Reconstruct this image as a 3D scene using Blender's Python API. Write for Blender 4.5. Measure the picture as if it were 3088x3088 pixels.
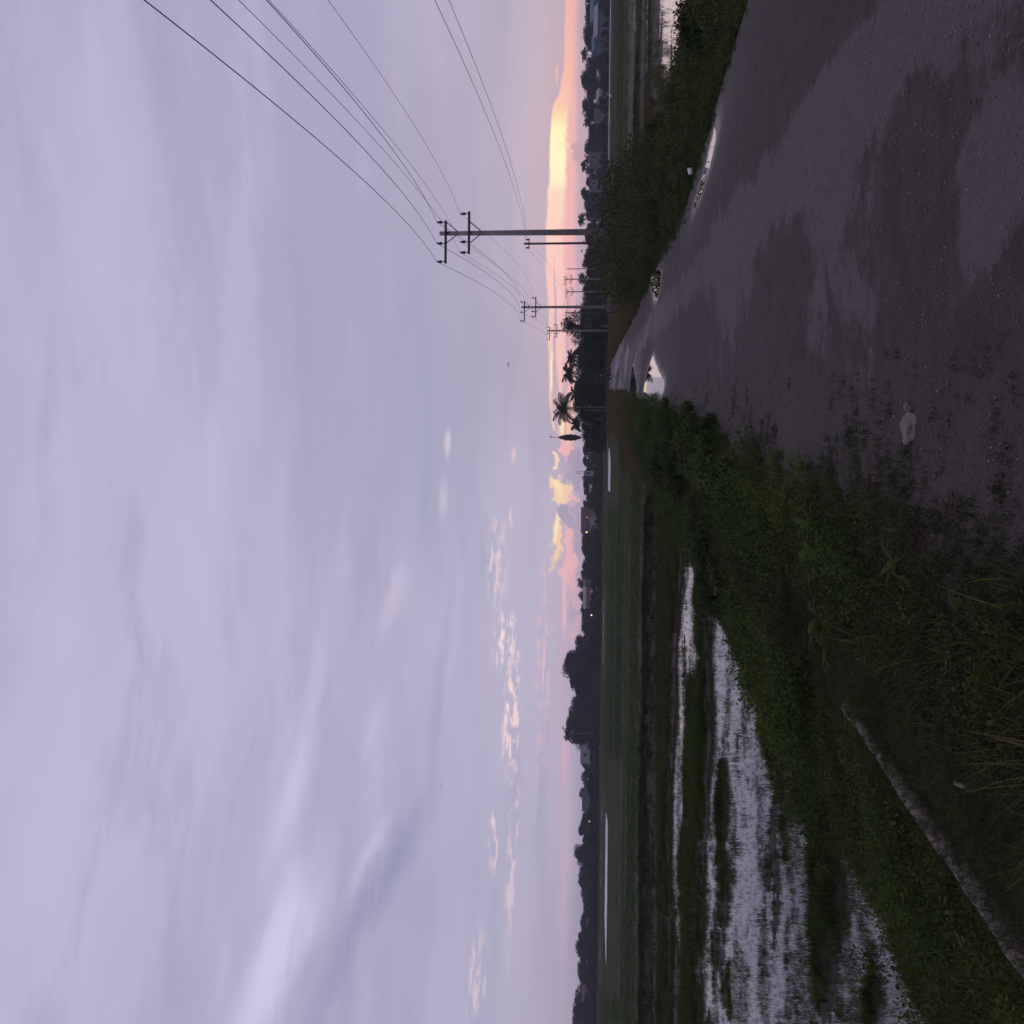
import bpy, math, random
import numpy as np
from mathutils import Vector, Matrix

for o in list(bpy.data.objects):
    bpy.data.objects.remove(o, do_unlink=True)
SC = bpy.context.scene
COL = SC.collection
R = math.radians
random.seed(7)
rng = np.random.default_rng(7)

# ------------------------------------------------------------------ camera
EYE = Vector((0, 0, 1.6))
PITCH, ROLL = R(4.7), R(0.716)
F_ = Vector((0, math.cos(PITCH), math.sin(PITCH)))
U0 = Vector((0, -math.sin(PITCH), math.cos(PITCH)))
R0 = Vector((1, 0, 0))
U_ = U0 * math.cos(ROLL) - R0 * math.sin(ROLL)
R_ = R0 * math.cos(ROLL) + U0 * math.sin(ROLL)
cam_d = bpy.data.cameras.new("camera")
cam_d.sensor_width = 36
cam_d.lens = 36
cam_d.clip_start = 0.05
cam_d.clip_end = 9000
cam = bpy.data.objects.new("camera", cam_d)
COL.objects.link(cam)
X, Y, Z = -U_, R_, -F_            # the phone was held on its side
cam.matrix_world = Matrix(((X.x, Y.x, Z.x, EYE.x), (X.y, Y.y, Z.y, EYE.y), (X.z, Y.z, Z.z, EYE.z), (0, 0, 0, 1)))
SC.camera = cam

def ray(px, py):
    return F_ + R_ * ((1544 - py) / 3088) + U_ * ((1544 - px) / 3088)

def on_plane(px, py, z):
    d = ray(px, py)
    return EYE + d * ((z - EYE.z) / d.z)

def at_dist(px, py, y):
    d = ray(px, py)
    return EYE + d * (y / d.y)

def azel(px, py):
    d = ray(px, py).normalized()
    return math.degrees(math.atan2(d.x, d.y)), math.degrees(math.asin(d.z))

SC.view_settings.view_transform = 'Standard'
SC.view_settings.look = 'None'
SC.view_settings.exposure = 0.0
SC.view_settings.gamma = 1.0
SC.view_settings.use_curve_mapping = False
try:
    SC.cycles.max_bounces = 6
    SC.cycles.diffuse_bounces = 3
    SC.cycles.glossy_bounces = 3
    SC.cycles.volume_bounces = 0
    SC.cycles.use_denoising = True
    SC.cycles.denoising_input_passes = 'RGB_ALBEDO_NORMAL'
    SC.cycles.denoising_prefilter = 'ACCURATE'
    SC.cycles.use_adaptive_sampling = True
    SC.cycles.adaptive_threshold = .006
except Exception:
    pass

def lin(c):
    return tuple(((v / 255) / 12.92 if v / 255 <= 0.04045 else (((v / 255) + 0.055) / 1.055) ** 2.4) for v in c)

# ------------------------------------------------------------------ node helper
class NT:
    def __init__(s, tree):
        s.t = tree
    def n(s, typ, **kw):
        nd = s.t.nodes.new(typ)
        ins = kw.pop('ins', {})
        for k, v in kw.items():
            setattr(nd, k, v)
        for k, v in ins.items():
            s.set(nd.inputs[k], v)
        return nd
    def set(s, sock, v):
        if isinstance(v, bpy.types.NodeSocket):
            s.t.links.new(v, sock)
        elif isinstance(v, (tuple, list)) and sock.type == 'RGBA' and len(v) == 3:
            sock.default_value = (*v, 1)
        else:
            sock.default_value = v
    def math(s, op, a, b=0.0, c=0.0, clamp=False):
        nd = s.n('ShaderNodeMath', operation=op, use_clamp=clamp)
        s.set(nd.inputs[0], a); s.set(nd.inputs[1], b); s.set(nd.inputs[2], c)
        return nd.outputs[0]
    def vmath(s, op, a, b=(0, 0, 0)):
        nd = s.n('ShaderNodeVectorMath', operation=op)
        s.set(nd.inputs[0], a); s.set(nd.inputs[1], b)
        return nd.outputs['Value'] if op in ('LENGTH', 'DOT_PRODUCT', 'DISTANCE') else nd.outputs[0]
    def mix(s, f, a, b, mode='MIX'):
        nd = s.n('ShaderNodeMix', data_type='RGBA', blend_type=mode)
        s.set(nd.inputs[0], f); s.set(nd.inputs[6], a); s.set(nd.inputs[7], b)
        return nd.outputs[2]
    def mapr(s, v, a, b, c=0.0, d=1.0, smooth=False):
        nd = s.n('ShaderNodeMapRange', interpolation_type='SMOOTHSTEP' if smooth else 'LINEAR')
        nd.clamp = True
        for i, q in enumerate((v, a, b, c, d)):
            s.set(nd.inputs[i], q)
        return nd.outputs[0]
    def noise(s, vec, scale=1.0, detail=3.0, rough=0.5, dist=0.0, dim='3D'):
        nd = s.n('ShaderNodeTexNoise', noise_dimensions=dim, ins={'Vector': vec, 'Scale': scale, 'Detail': detail, 'Roughness': rough, 'Distortion': dist})
        return nd
    def comb(s, x, y, z=0.0):
        return s.n('ShaderNodeCombineXYZ', ins={0: x, 1: y, 2: z}).outputs[0]

# ------------------------------------------------------------------ world / sky
W = bpy.data.worlds.new("World")
SC.world = W
W.use_nodes = True
W.node_tree.nodes.clear()
w = NT(W.node_tree)
tc = w.n('ShaderNodeTexCoord').outputs['Generated']
sx = w.n('ShaderNodeSeparateXYZ', ins={0: tc})
AZ = w.math('MULTIPLY', w.math('ARCTAN2', sx.outputs[0], sx.outputs[1]), 57.29578)
EL = w.math('MULTIPLY', w.math('ARCSINE', sx.outputs[2]), 57.29578)
V = w.comb(AZ, EL)

def warped(sxy, amp, detail, rough, off):
    nz = w.noise(w.vmath('ADD', w.vmath('MULTIPLY', V, (sxy[0], sxy[1], 1)), (off, off * .7, off)), 1.0, detail, rough, 0.0, '2D').outputs['Color']
    return w.vmath('ADD', V, w.vmath('MULTIPLY', w.vmath('SUBTRACT', nz, (.5, .5, .5)), (amp[0], amp[1], 0)))

V_soft = warped((.05, .12), (14, 5), 2.5, .5, 3.1)
V_mid = warped((.12, .40), (5, 1.3), 3.5, .52, 8.3)
V_cum = warped((.75, .9), (2.4, 1.5), 6, .62, 1.7)
V_edge = warped((.35, .9), (1.6, .35), 5, .6, 5.2)
WARP = {'s': V_soft, 'm': V_mid, 'c': V_cum, 'e': V_edge}

# base colour by elevation
ramp = w.n('ShaderNodeValToRGB', ins={0: w.mapr(EL, -2, 62)})
cr = ramp.color_ramp
cr.interpolation = 'B_SPLINE'
stops = [(-2, (178, 166, 190)), (.6, (186, 170, 192)), (3.0, (180, 175, 197)), (6, (172, 170, 197)), (10, (172, 170, 199)),
         (16, (178, 174, 203)), (22, (185, 181, 209)), (28, (190, 186, 213)), (34, (188, 184, 212)), (60, (186, 184, 212))]
while len(cr.elements) < len(stops):
    cr.elements.new(.5)
for e, (el, c) in zip(cr.elements, stops):
    e.position = (el + 2) / 64
    e.color = (*lin(c), 1)
col = ramp.outputs[0]

def feat(px, py, hl, ht, ang, color, wgt, soft, warp='s'):
    """soft cloud patch: centre (az, el), half length / thickness in degrees"""
    global col
    a, e = azel(px, py)
    mp = w.n('ShaderNodeMapping', vector_type='TEXTURE',
             ins={'Vector': WARP[warp], 'Location': (a, e, 0), 'Rotation': (0, 0, R(ang)), 'Scale': (hl, ht, 1)})
    m = w.mapr(w.vmath('LENGTH', mp.outputs[0]), 1.0, 1.0 - soft, 0.0, wgt, True)
    col = w.mix(m, col, lin(color) if max(color) > 2 else color)

# broad streaky mottling
n1 = w.noise(w.vmath('MULTIPLY', V_soft, (.022, .11, 1)), 1.0, 3, .5, 0.0, '2D').outputs[0]
n2 = w.noise(w.vmath('MULTIPLY', V_mid, (.05, .5, 1)), 1.0, 4, .55, 0.0, '2D').outputs[0]
col = w.mix(w.mapr(n1, .40, .72, 0, .5, True), col, lin((200, 193, 221)))
col = w.mix(w.mapr(n1, .5, .25, 0, .5, True), col, lin((166, 163, 194)))
col = w.mix(w.math('MULTIPLY', w.mapr(n2, .5, .75, 0, .35, True), w.mapr(EL, 16, 5)), col, lin((196, 184, 206)))
col = w.mix(w.math('MULTIPLY', w.mapr(n2, .5, .28, 0, .4, True), w.mapr(EL, 16, 5)), col, lin((158, 160, 190)))

D = 0.0177
col_plain = col
# px, py, half length(az px), half thick(el px), tilt, colour, weight, softness
def fp(px, py, lpx, tpx, ang, color, wgt, soft, warp):
    feat(px, py, lpx * D, tpx * D, ang, color, wgt, soft, warp)
# tilt convention: positive = right end higher
fp(560, 1500, 700, 260, -6, (198, 192, 220), .5, 1, 's')
fp(330, 400, 600, 200, -4, (196, 190, 218), .45, 1, 's')
fp(140, 700, 500, 90, -4, (176, 173, 203), .4, 1, 's')
fp(740, 2250, 900, 110, -7, (172, 168, 198), .6, 1, 's')
fp(870, 1500, 520, 120, -4, (194, 188, 216), .5, 1, 's')
fp(985, 1250, 600, 110, -2, (172, 171, 202), .5, 1, 's')
fp(880, 2430, 330, 62, -11, (208, 202, 230), .8, 1, 'm')
fp(830, 2900, 500, 105, -14, (212, 206, 236), 1, .85, 'm')
fp(940, 2060, 330, 45, -7, (200, 194, 222), .6, 1, 'm')
fp(1020, 2980, 420, 80, -15, (162, 159, 191), .8, 1, 'm')
fp(1140, 2680, 460, 76, -25, (150, 149, 183), .9, 1, 'e')
fp(1115, 2570, 210, 34, -24, (200, 193, 220), .75, 1, 'e')
fp(1135, 2210, 200, 40, -14, (198, 192, 219), .6, 1, 'm')
fp(1185, 1830, 190, 50, -16, (204, 195, 218), .75, 1, 'm')
fp(1090, 1750, 260, 60, -9, (162, 161, 194), .5, 1, 'm')
fp(1365, 1950, 380, 26, -2, (192, 184, 208), .7, 1, 'm')
fp(1325, 2100, 500, 34, -3, (163, 166, 197), .6, 1, 'm')
fp(1285, 1250, 600, 40, 0, (160, 164, 196), .6, 1, 'm')
fp(1380, 500, 700, 60, 0, (166, 166, 198), .6, 1, 'm')
fp(1350, 1340, 70, 16, -2, (220, 206, 222), .8, .9, 'e')
fp(1335, 1500, 120, 22, 2, (206, 198, 220), .7, 1, 'e')
fp(1455, 1700, 260, 60, 0, (164, 168, 197), .5, 1, 'm')
fp(1550, 1380, 40, 10, 0, (236, 204, 214), .8, .9, 'e')
fp(1540, 1560, 60, 8, 0, (236, 206, 216), .7, .9, 'e')
n6 = w.noise(w.vmath('MULTIPLY', V_mid, (.045, .30, 1)), 1.0, 5, .6, 0.0, '2D').outputs[0]
col = w.mix(w.math('MULTIPLY', w.mapr(n6, .50, .74, 0, .34, True), w.mapr(EL, 6, 12)), col, lin((206, 199, 224)))
col = w.mix(w.math('MULTIPLY', w.mapr(n6, .48, .28, 0, .45, True), w.mapr(EL, 6, 12)), col, lin((165, 162, 193)))
# altocumulus flecks lit pink
n3 = w.noise(w.vmath('MULTIPLY', V_edge, (.85, 3.4, 1)), 1.0, 5, .62, 0.0, '2D').outputs[0]
fl = w.mapr(n3, .44, .66, 0, 1, True)
def flecks(px, py, lpx, tpx, ang, color, wgt):
    global col
    a, e = azel(px, py)
    mp = w.n('ShaderNodeMapping', vector_type='TEXTURE',
             ins={'Vector': V_edge, 'Location': (a, e, 0), 'Rotation': (0, 0, R(ang)), 'Scale': (lpx * D, tpx * D, 1)})
    m = w.mapr(w.vmath('LENGTH', mp.outputs[0]), 1.0, .35, 0.0, wgt, True)
    col = w.mix(w.math('MULTIPLY', m, fl), col, lin(color))
flecks(1520, 1930, 140, 46, -2, (255, 228, 228), 1)
flecks(1545, 2130, 260, 36, -3, (255, 222, 224), 1)
flecks(1488, 2520, 150, 22, 2, (252, 216, 222), 1)
flecks(1545, 2560, 420, 26, 0, (232, 205, 216), .8)
flecks(1440, 2960, 200, 40, 0, (226, 204, 216), .7)
flecks(1500, 1700, 200, 50, 0, (238, 212, 222), .8)
flecks(1640, 2000, 500, 40, 0, (224, 190, 206), .8)
# pink and gold light between the straight edge of the cloud deck and the low bank
def azramp(stops, scalar=False):
    a0, a1 = azel(1700, 1420)[0], azel(1700, -60)[0]
    nd = w.n('ShaderNodeValToRGB', ins={0: w.mapr(AZ, a0, a1)})
    nd.color_ramp.interpolation = 'EASE' if scalar else 'LINEAR'
    st = []
    for py, c in stops:
        f = (azel(1700, py)[0] - a0) / (a1 - a0)
        if scalar:
            e = azel(c, py)[1] / 8; c = (e, e, e)
        elif max(c) > 2: c = lin(c)
        st.append((f, c))
    st.sort()
    el_ = nd.color_ramp.elements
    while len(el_) < len(st): el_.new(.5)
    for e, (f, c) in zip(el_, st):
        e.position = min(1, max(0, f)); e.color = (*c, 1)
    return nd.outputs[0]
ELe = w.n('ShaderNodeSeparateXYZ', ins={0: V_edge}).outputs[1]
top = w.math('MULTIPLY', w.n('ShaderNodeSeparateColor', ins={0: azramp([(-60, 1707), (0, 1706), (190, 1703), (260, 1690), (330, 1665), (420, 1659), (520, 1656), (600, 1651), (700, 1643), (780, 1645), (900, 1650), (1000, 1652), (1100, 1651), (1200, 1656), (1290, 1664), (1325, 1692), (1420, 1730)], True)}).outputs[0], 8.0)
bot = azel(1738, 700)[1]
upper = azramp([(-60, (248, 184, 184)), (0, (250, 186, 184)), (230, (252, 194, 184)), (310, (254, 206, 188)), (352, (255, 230, 186)), (385, (1.12, 1.0, .60)), (470, (1.15, 1.05, .68)), (540, (1.08, .98, .66)), (580, (255, 230, 206)), (680, (255, 216, 206)), (860, (255, 206, 206)), (1000, (250, 206, 206)), (1060, (250, 206, 202)), (1150, (248, 200, 200)), (1220, (248, 204, 190)), (1320, (255, 216, 176)), (1420, (236, 184, 196))])
lower = azramp([(-60, (242, 186, 190)), (300, (243, 188, 190)), (500, (240, 186, 192)), (800, (244, 186, 196)), (1000, (234, 182, 198)), (1200, (246, 190, 192)), (1320, (252, 206, 176)), (1420, (230, 182, 196))])
n4 = w.noise(w.vmath('MULTIPLY', V_cum, (.45, 1.5, 1)), 1.0, 5, .6, 0.0, '2D').outputs[0]
n5 = w.noise(w.vmath('MULTIPLY', V_edge, (.10, 3.2, 1)), 1.0, 4, .6, 0.0, '2D').outputs[0]
fr_ = w.math('DIVIDE', w.math('SUBTRACT', EL, bot), w.math('SUBTRACT', top, bot))
gl = w.mix(w.mapr(w.math('ADD', fr_, w.math('MULTIPLY', w.math('SUBTRACT', n4, .5), .5)), .28, .5, 0, 1, True), lower, upper)
gl = w.mix(w.mapr(n4, .52, .68, 0, .34, True), gl, lin((244, 196, 196)))
gl = w.mix(w.math('MULTIPLY', w.mapr(n5, .53, .62, 0, .75, True), w.mapr(AZ, azel(1700, 760)[0], azel(1700, 900)[0])), gl, lin((196, 174, 200)))
mg = w.math('MULTIPLY', w.mapr(w.math('SUBTRACT', top, ELe), -.06, .10, 0, 1, True), w.mapr(w.math('SUBTRACT', ELe, bot), -.15, .22, 0, 1, True))
mg = w.math('MULTIPLY', mg, w.mapr(AZ, azel(1700, 1400)[0], azel(1700, 1330)[0], 0, 1, True))
# warm bleed into the cloud base above
mb_ = w.math('MULTIPLY', w.mapr(w.math('SUBTRACT', ELe, top), 2.2, 0, 0, .35, True), w.mapr(AZ, azel(1700, 1420)[0], azel(1700, 1000)[0]))
col = w.mix(mb_, col, lin((206, 182, 200)))
col = w.mix(mg, col, gl)
fp(1700, 2000, 900, 40, 0, (208, 178, 200), .55, 1, 'e')
fp(1679, 235, 60, 3.5, 2, (255, 196, 184), .9, .9, 'e')
fp(1662, 1120, 120, 7, -1, (1.12, .98, .6), .9, .9, 'e')
fp(1672, 1010, 330, 5, 0, (190, 170, 196), .9, .7, 'e')
fp(1676, 1250, 260, 6, 0, (188, 172, 198), .8, .7, 'e')
fp(1694, 1300, 46, 12, 0, (1.1, .92, .55), .9, .8, 'e')
fp(1712, 1352, 38, 20, 40, (252, 190, 196), .95, .3, 'c')
fp(1680, 1392, 22, 15, 0, (255, 222, 196), .95, .4, 'c')
fp(1692, 1478, 66, 27, 30, (255, 218, 186), 1, .3, 'c')
fp(1684, 1458, 40, 13, 22, (1.05, .88, .58), .8, .6, 'c')
fp(1722, 1512, 26, 14, 30, (244, 188, 196), .8, .4, 'c')
fp(1677, 1620, 112, 19, -5, (255, 216, 178), 1, .6, 'c')
fp(1677, 1590, 66, 10, -7, (1.08, .94, .62), .9, .9, 'e')
fp(1716, 1680, 140, 26, 0, (248, 192, 198), .9, .4, 'c')
fp(1735, 1840, 170, 26, 0, (232, 186, 198), .7, .6, 'c')
fp(1700, 1810, 150, 9, 0, (246, 196, 202), .7, .6, 'e')
fp(1640, 2010, 120, 5, 0, (246, 196, 208), .8, .8, 'e')
fp(1704, 2290, 110, 22, 0, (226, 184, 202), .7, .9, 'e')
fp(1706, 2600, 420, 26, 0, (214, 184, 206), .55, 1, 'e')
# slate cumulus heads in front of the glow
fp(1742, 470, 48, 20, 0, (186, 164, 186), .85, .25, 'c')
fp(1748, 960, 20, 16, 0, (200, 178, 196), .8, .4, 'c')
fp(1734, 1420, 80, 26, 0, (172, 164, 190), .95, .3, 'c')
fp(1706, 1560, 52, 24, 30, (170, 164, 192), .95, .3, 'c')
fp(1748, 1580, 130, 22, 0, (180, 168, 192), .9, .4, 'c')
fp(1745, 1760, 60, 18, 0, (186, 170, 192), .8, .5, 'c')
fp(1728, 1860, 44, 18, 0, (178, 170, 196), .7, .5, 'c')

SUN_AZ, SUN_EL = 19.5, 2.6
sky = w.n('ShaderNodeTexSky')
sky.sky_type = 'NISHITA'
sky.sun_disc = False
sky.sun_elevation = R(SUN_EL)
sky.sun_rotation = R(SUN_AZ)
sky.air_density = 1.0
bg_sky = w.n('ShaderNodeBackground', ins={'Color': sky.outputs[0], 'Strength': 0.06})
bg_cl = w.n('ShaderNodeBackground', ins={'Color': col, 'Strength': 1.0})
bg_pl = w.n('ShaderNodeBackground', ins={'Color': col_plain, 'Strength': 1.0})
# individual clouds exist only in the western sky; elsewhere the plain overcast
west = w.math('MULTIPLY', w.math('LESS_THAN', w.math('ABSOLUTE', AZ), 62.0), w.math('MULTIPLY', w.math('GREATER_THAN', EL, -1.0), w.math('LESS_THAN', EL, 50.0)))
cl = w.n('ShaderNodeMixShader', ins={0: west, 1: bg_pl.outputs[0], 2: bg_cl.outputs[0]})
mx = w.n('ShaderNodeMixShader', ins={0: .94, 1: bg_sky.outputs[0], 2: cl.outputs[0]})
wo = w.n('ShaderNodeOutputWorld', ins={0: mx.outputs[0]})
W.cycles.sampling_method = 'MANUAL'
W.cycles.sample_map_resolution = 1024

sun_d = bpy.data.lights.new("sun", 'SUN')
sun_d.energy = 0.05
sun_d.angle = R(24)
sun_d.color = (1.0, .72, .5)
sun = bpy.data.objects.new("sun", sun_d)
COL.objects.link(sun)
sd = Vector((math.sin(R(SUN_AZ)) * math.cos(R(SUN_EL + 2)), math.cos(R(SUN_AZ)) * math.cos(R(SUN_EL + 2)), math.sin(R(SUN_EL + 2))))
sun.rotation_euler = sd.to_track_quat('Z', 'Y').to_euler()
sun.location = (60, 160, 40)

# ------------------------------------------------------------------ helpers
def tag(o, label=None, cat=None, group=None, kind=None):
    if label: o['label'] = label
    if cat: o['category'] = cat
    if group: o['group'] = group
    if kind: o['kind'] = kind
    return o

class MB:
    """collects verts and faces for one mesh"""
    def __init__(s):
        s.v = []; s.f = []; s.mi = []
    def add(s, vs, fs, mi=0):
        b = len(s.v)
        s.v.extend([tuple(q) for q in vs])
        s.f.extend([tuple(i + b for i in f) for f in fs])
        s.mi.extend([mi] * len(fs))
    def box(s, c, d, rz=0.0, mi=0, rx=0.0):
        m = Matrix.Rotation(rz, 3, 'Z') @ Matrix.Rotation(rx, 3, 'X')
        vs = [Vector(c) + m @ Vector((sx_ * d[0] / 2, sy_ * d[1] / 2, sz_ * d[2] / 2)) for sx_ in (-1, 1) for sy_ in (-1, 1) for sz_ in (-1, 1)]
        s.add(vs, [(0, 1, 3, 2), (4, 6, 7, 5), (0, 4, 5, 1), (2, 3, 7, 6), (0, 2, 6, 4), (1, 5, 7, 3)], mi)
    def tube(s, pts, rad, n=8, cap=True, mi=0):
        pts = [Vector(p) for p in pts]
        if not hasattr(rad, '__len__'): rad = [rad] * len(pts)
        vs = []; fs = []
        ref = None
        for i, p in enumerate(pts):
            t = (pts[min(i + 1, len(pts) - 1)] - pts[max(i - 1, 0)]).normalized()
            if ref is None:
                ref = Vector((1, 0, 0)) if abs(t.x) < .8 else Vector((0, 1, 0))
            a = t.cross(ref).normalized(); b = t.cross(a).normalized()
            ref = -b if False else ref
            for k in range(n):
                q = 2 * math.pi * k / n
                vs.append(p + (a * math.cos(q) + b * math.sin(q)) * rad[i])
        for i in range(len(pts) - 1):
            for k in range(n):
                k2 = (k + 1) % n
                fs.append((i * n + k, i * n + k2, (i + 1) * n + k2, (i + 1) * n + k))
        if cap:
            fs.append(tuple(range(n))[::-1]); fs.append(tuple((len(pts) - 1) * n + k for k in range(n)))
        s.add(vs, fs, mi)
    def lathe(s, c, prof, n=12, mi=0, axis='Z'):
        vs = []; fs = []
        for r_, z_ in prof:
            for k in range(n):
                q = 2 * math.pi * k / n
                p = (r_ * math.cos(q), r_ * math.sin(q), z_)
                if axis == 'X': p = (z_, p[0], p[1])
                vs.append(Vector(c) + Vector(p))
        for i in range(len(prof) - 1):
            for k in range(n):
                k2 = (k + 1) % n
                fs.append((i * n + k, i * n + k2, (i + 1) * n + k2, (i + 1) * n + k))
        fs.append(tuple(range(n))[::-1]); fs.append(tuple((len(prof) - 1) * n + k for k in range(n)))
        s.add(vs, fs, mi)
    def mesh(s, name, mats, smooth=False):
        me = bpy.data.meshes.new(name)
        me.from_pydata(s.v, [], s.f)
        for m in (mats if isinstance(mats, (list, tuple)) else [mats]):
            me.materials.append(m)
        if any(s.mi):
            me.polygons.foreach_set('material_index', s.mi)
        if smooth:
            me.polygons.foreach_set('use_smooth', [True] * len(me.polygons))
        me.update()
        return me
    def build(s, name, mats, parent=None, smooth=False):
        return put(name, s.mesh(name, mats, smooth), parent)

def put(name, me, parent=None, loc=None, rz=0.0, sc=1.0):
    o = bpy.data.objects.new(name, me)
    COL.objects.link(o)
    if parent: o.parent = parent
    if loc is not None: o.location = loc
    if rz: o.rotation_euler = (0, 0, rz)
    if sc != 1.0: o.scale = (sc,) * 3 if not hasattr(sc, '__len__') else sc
    return o

def empty(name, loc, rz=0.0, sc=1.0):
    return put(name, None, None, loc, rz, sc)

def copy_thing(o, loc, rz=0.0, sc=1.0):
    c = o.copy(); COL.objects.link(c)
    c.location = loc; c.rotation_euler = (0, 0, rz)
    c.scale = (sc,) * 3 if not hasattr(sc, '__len__') else sc
    for ch in list(o.children):
        d = ch.copy(); COL.objects.link(d); d.parent = c
        for g in list(ch.children):
            e = g.copy(); COL.objects.link(e); e.parent = d
    return c

def np_mesh(name, verts, quads=None, tris=None, mats=(), smooth=False):
    me = bpy.data.meshes.new(name)
    nv = len(verts)
    nq = 0 if quads is None else len(quads); nt = 0 if tris is None else len(tris)
    me.vertices.add(nv)
    me.vertices.foreach_set('co', np.asarray(verts, np.float32).ravel())
    loops = []
    if nq: loops.append(np.asarray(quads, np.int32).ravel())
    if nt: loops.append(np.asarray(tris, np.int32).ravel())
    lp = np.concatenate(loops)
    me.loops.add(len(lp)); me.loops.foreach_set('vertex_index', lp)
    me.polygons.add(nq + nt)
    starts = np.concatenate([np.arange(nq) * 4, nq * 4 + np.arange(nt) * 3]).astype(np.int32)
    me.polygons.foreach_set('loop_start', starts)
    me.polygons.foreach_set('loop_total', np.concatenate([np.full(nq, 4), np.full(nt, 3)]).astype(np.int32))
    if smooth:
        me.polygons.foreach_set('use_smooth', np.ones(nq + nt, bool))
    for m in mats: me.materials.append(m)
    me.update(calc_edges=True)
    return me

def fattr(me, name, vals):
    a = me.attributes.new(name, 'FLOAT', 'POINT')
    a.data.foreach_set('value', np.asarray(vals, np.float32))

def vnoise(x, y, seed=0):
    xi = np.floor(x).astype(np.int64); yi = np.floor(y).astype(np.int64)
    fx = x - xi; fy = y - yi
    def h(a, b):
        n = (a * 374761393 + b * 668265263 + seed * 1442695041) & 0xFFFFFFFF
        n = ((n ^ (n >> 13)) * 1274126177) & 0xFFFFFFFF
        n = n ^ (n >> 16)
        return (n & 0xFFFF) / 65535.0
    u = fx * fx * (3 - 2 * fx); v = fy * fy * (3 - 2 * fy)
    return (h(xi, yi) * (1 - u) + h(xi + 1, yi) * u) * (1 - v) + (h(xi, yi + 1) * (1 - u) + h(xi + 1, yi + 1) * u) * v

def fbm(x, y, seed=0, oct=4, gain=.5):
    s = 0; a = 1; t = 0
    for k in range(oct):
        s = s + a * vnoise(x * 2 ** k + k * 17.3, y * 2 ** k - k * 9.1, seed + k); t += a; a *= gain
    return s / t

def sst(a, b, x):
    t = np.clip((x - a) / (b - a), 0, 1)
    return t * t * (3 - 2 * t)

# ------------------------------------------------------------------ materials
def material(name, fn):
    m = bpy.data.materials.new(name)
    m.use_nodes = True
    m.node_tree.nodes.clear()
    t = NT(m.node_tree)
    out = t.n('ShaderNodeOutputMaterial')
    m.node_tree.links.new(fn(t), out.inputs[0])
    return m

def bsdf(t, color, rough=.7, spec=.5, normal=None, ior=1.45, **kw):
    ins = {'Base Color': color, 'Roughness': rough, 'IOR': ior, 'Specular IOR Level': spec}
    ins.update(kw)
    if normal is not None: ins['Normal'] = normal
    return t.n('ShaderNodeBsdfPrincipled', ins=ins).outputs[0]

def pos(t): return t.n('ShaderNodeNewGeometry').outputs['Position']
def objc(t): return t.n('ShaderNodeTexCoord').outputs['Object']
def rnd(t): return t.n('ShaderNodeObjectInfo').outputs['Random']
def bump(t, h, strength=.4, dist=.02):
    return t.n('ShaderNodeBump', ins={'Height': h, 'Strength': strength, 'Distance': dist}).outputs[0]

def plain(name, c, rough=.7, var=.25, scale=3.0, spec=.4, world=False, bmp=.2):
    def fn(t):
        p = pos(t) if world else objc(t)
        n = t.noise(p, scale, 5, .6).outputs[0]
        c1 = tuple(v * (1 - var) for v in c); c2 = tuple(min(1, v * (1 + var)) for v in c)
        return bsdf(t, t.mix(t.mapr(n, .3, .7), c1, c2), rough, spec, bump(t, n, bmp, .02))
    return material(name, fn)

def leafmat(name, c1, c2, c3=None, patch=.6, trans=.25, rough=.55):
    """foliage: varies from plant to plant and in patches over the ground"""
    def fn(t):
        r = rnd(t)
        n = t.noise(pos(t), patch, 4, .6).outputs[0]
        c = t.mix(t.mapr(t.math('ADD', t.math('MULTIPLY', r, .55), t.math('MULTIPLY', n, .6)), .3, .85), c1, c2)
        if c3:
            n2 = t.noise(t.vmath('ADD', pos(t), (31, 7, 3)), patch * .8, 3, .6).outputs[0]
            c = t.mix(t.math('MULTIPLY', t.mapr(n2, .48, .62), t.mapr(t.math('FRACT', t.math('MULTIPLY', r, 7.31)), .3, .7)), c, c3)
        a = bsdf(t, c, .7, .08)
        tr = t.n('ShaderNodeBsdfTranslucent', ins={0: c}).outputs[0]
        return t.n('ShaderNodeMixShader', ins={0: trans, 1: a, 2: tr}).outputs[0]
    return material(name, fn)

M = {}
M['grass'] = leafmat('grass_blades', (.018, .032, .010), (.050, .075, .018), (.085, .060, .024), .5)
M['verge'] = leafmat('verge_weeds', (.024, .032, .014), (.056, .066, .024), (.062, .040, .028), 1.2)
M['herb'] = leafmat('herb_leaves', (.022, .040, .010), (.056, .086, .018), (.080, .105, .018), .5)
M['tall'] = leafmat('tall_grass_blades', (.034, .054, .014), (.088, .112, .028), (.14, .100, .040), 1.6)
M['slope'] = leafmat('slope_grass_blades', (.030, .046, .011), (.076, .098, .020), (.090, .076, .026), .9)
M['rice'] = leafmat('rice_blades', (.028, .052, .012), (.060, .092, .020), (.066, .060, .028), .15)
M['reed'] = leafmat('bund_grass_blades', (.018, .023, .010), (.038, .042, .018), None, .3)
M['dry'] = leafmat('dry_grass_blades', (.070, .048, .024), (.130, .080, .040), (.05, .05, .02), .15)
M['fern'] = leafmat('fern_fronds', (.050, .075, .016), (.085, .108, .022), None, 2.0)
M['shrub'] = leafmat('shrub_leaves', (.012, .023, .008), (.078, .104, .026), (.060, .050, .022), .9)
M['twig_leaf'] = leafmat('twiggy_leaves', (.030, .040, .013), (.064, .076, .024), (.076, .062, .026), .9)
M['tree'] = leafmat('tree_leaves', (.014, .022, .012), (.032, .044, .022), None, .05)
M['palm'] = leafmat('palm_leaves', (.018, .026, .012), (.034, .044, .018), None, .1)
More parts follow.
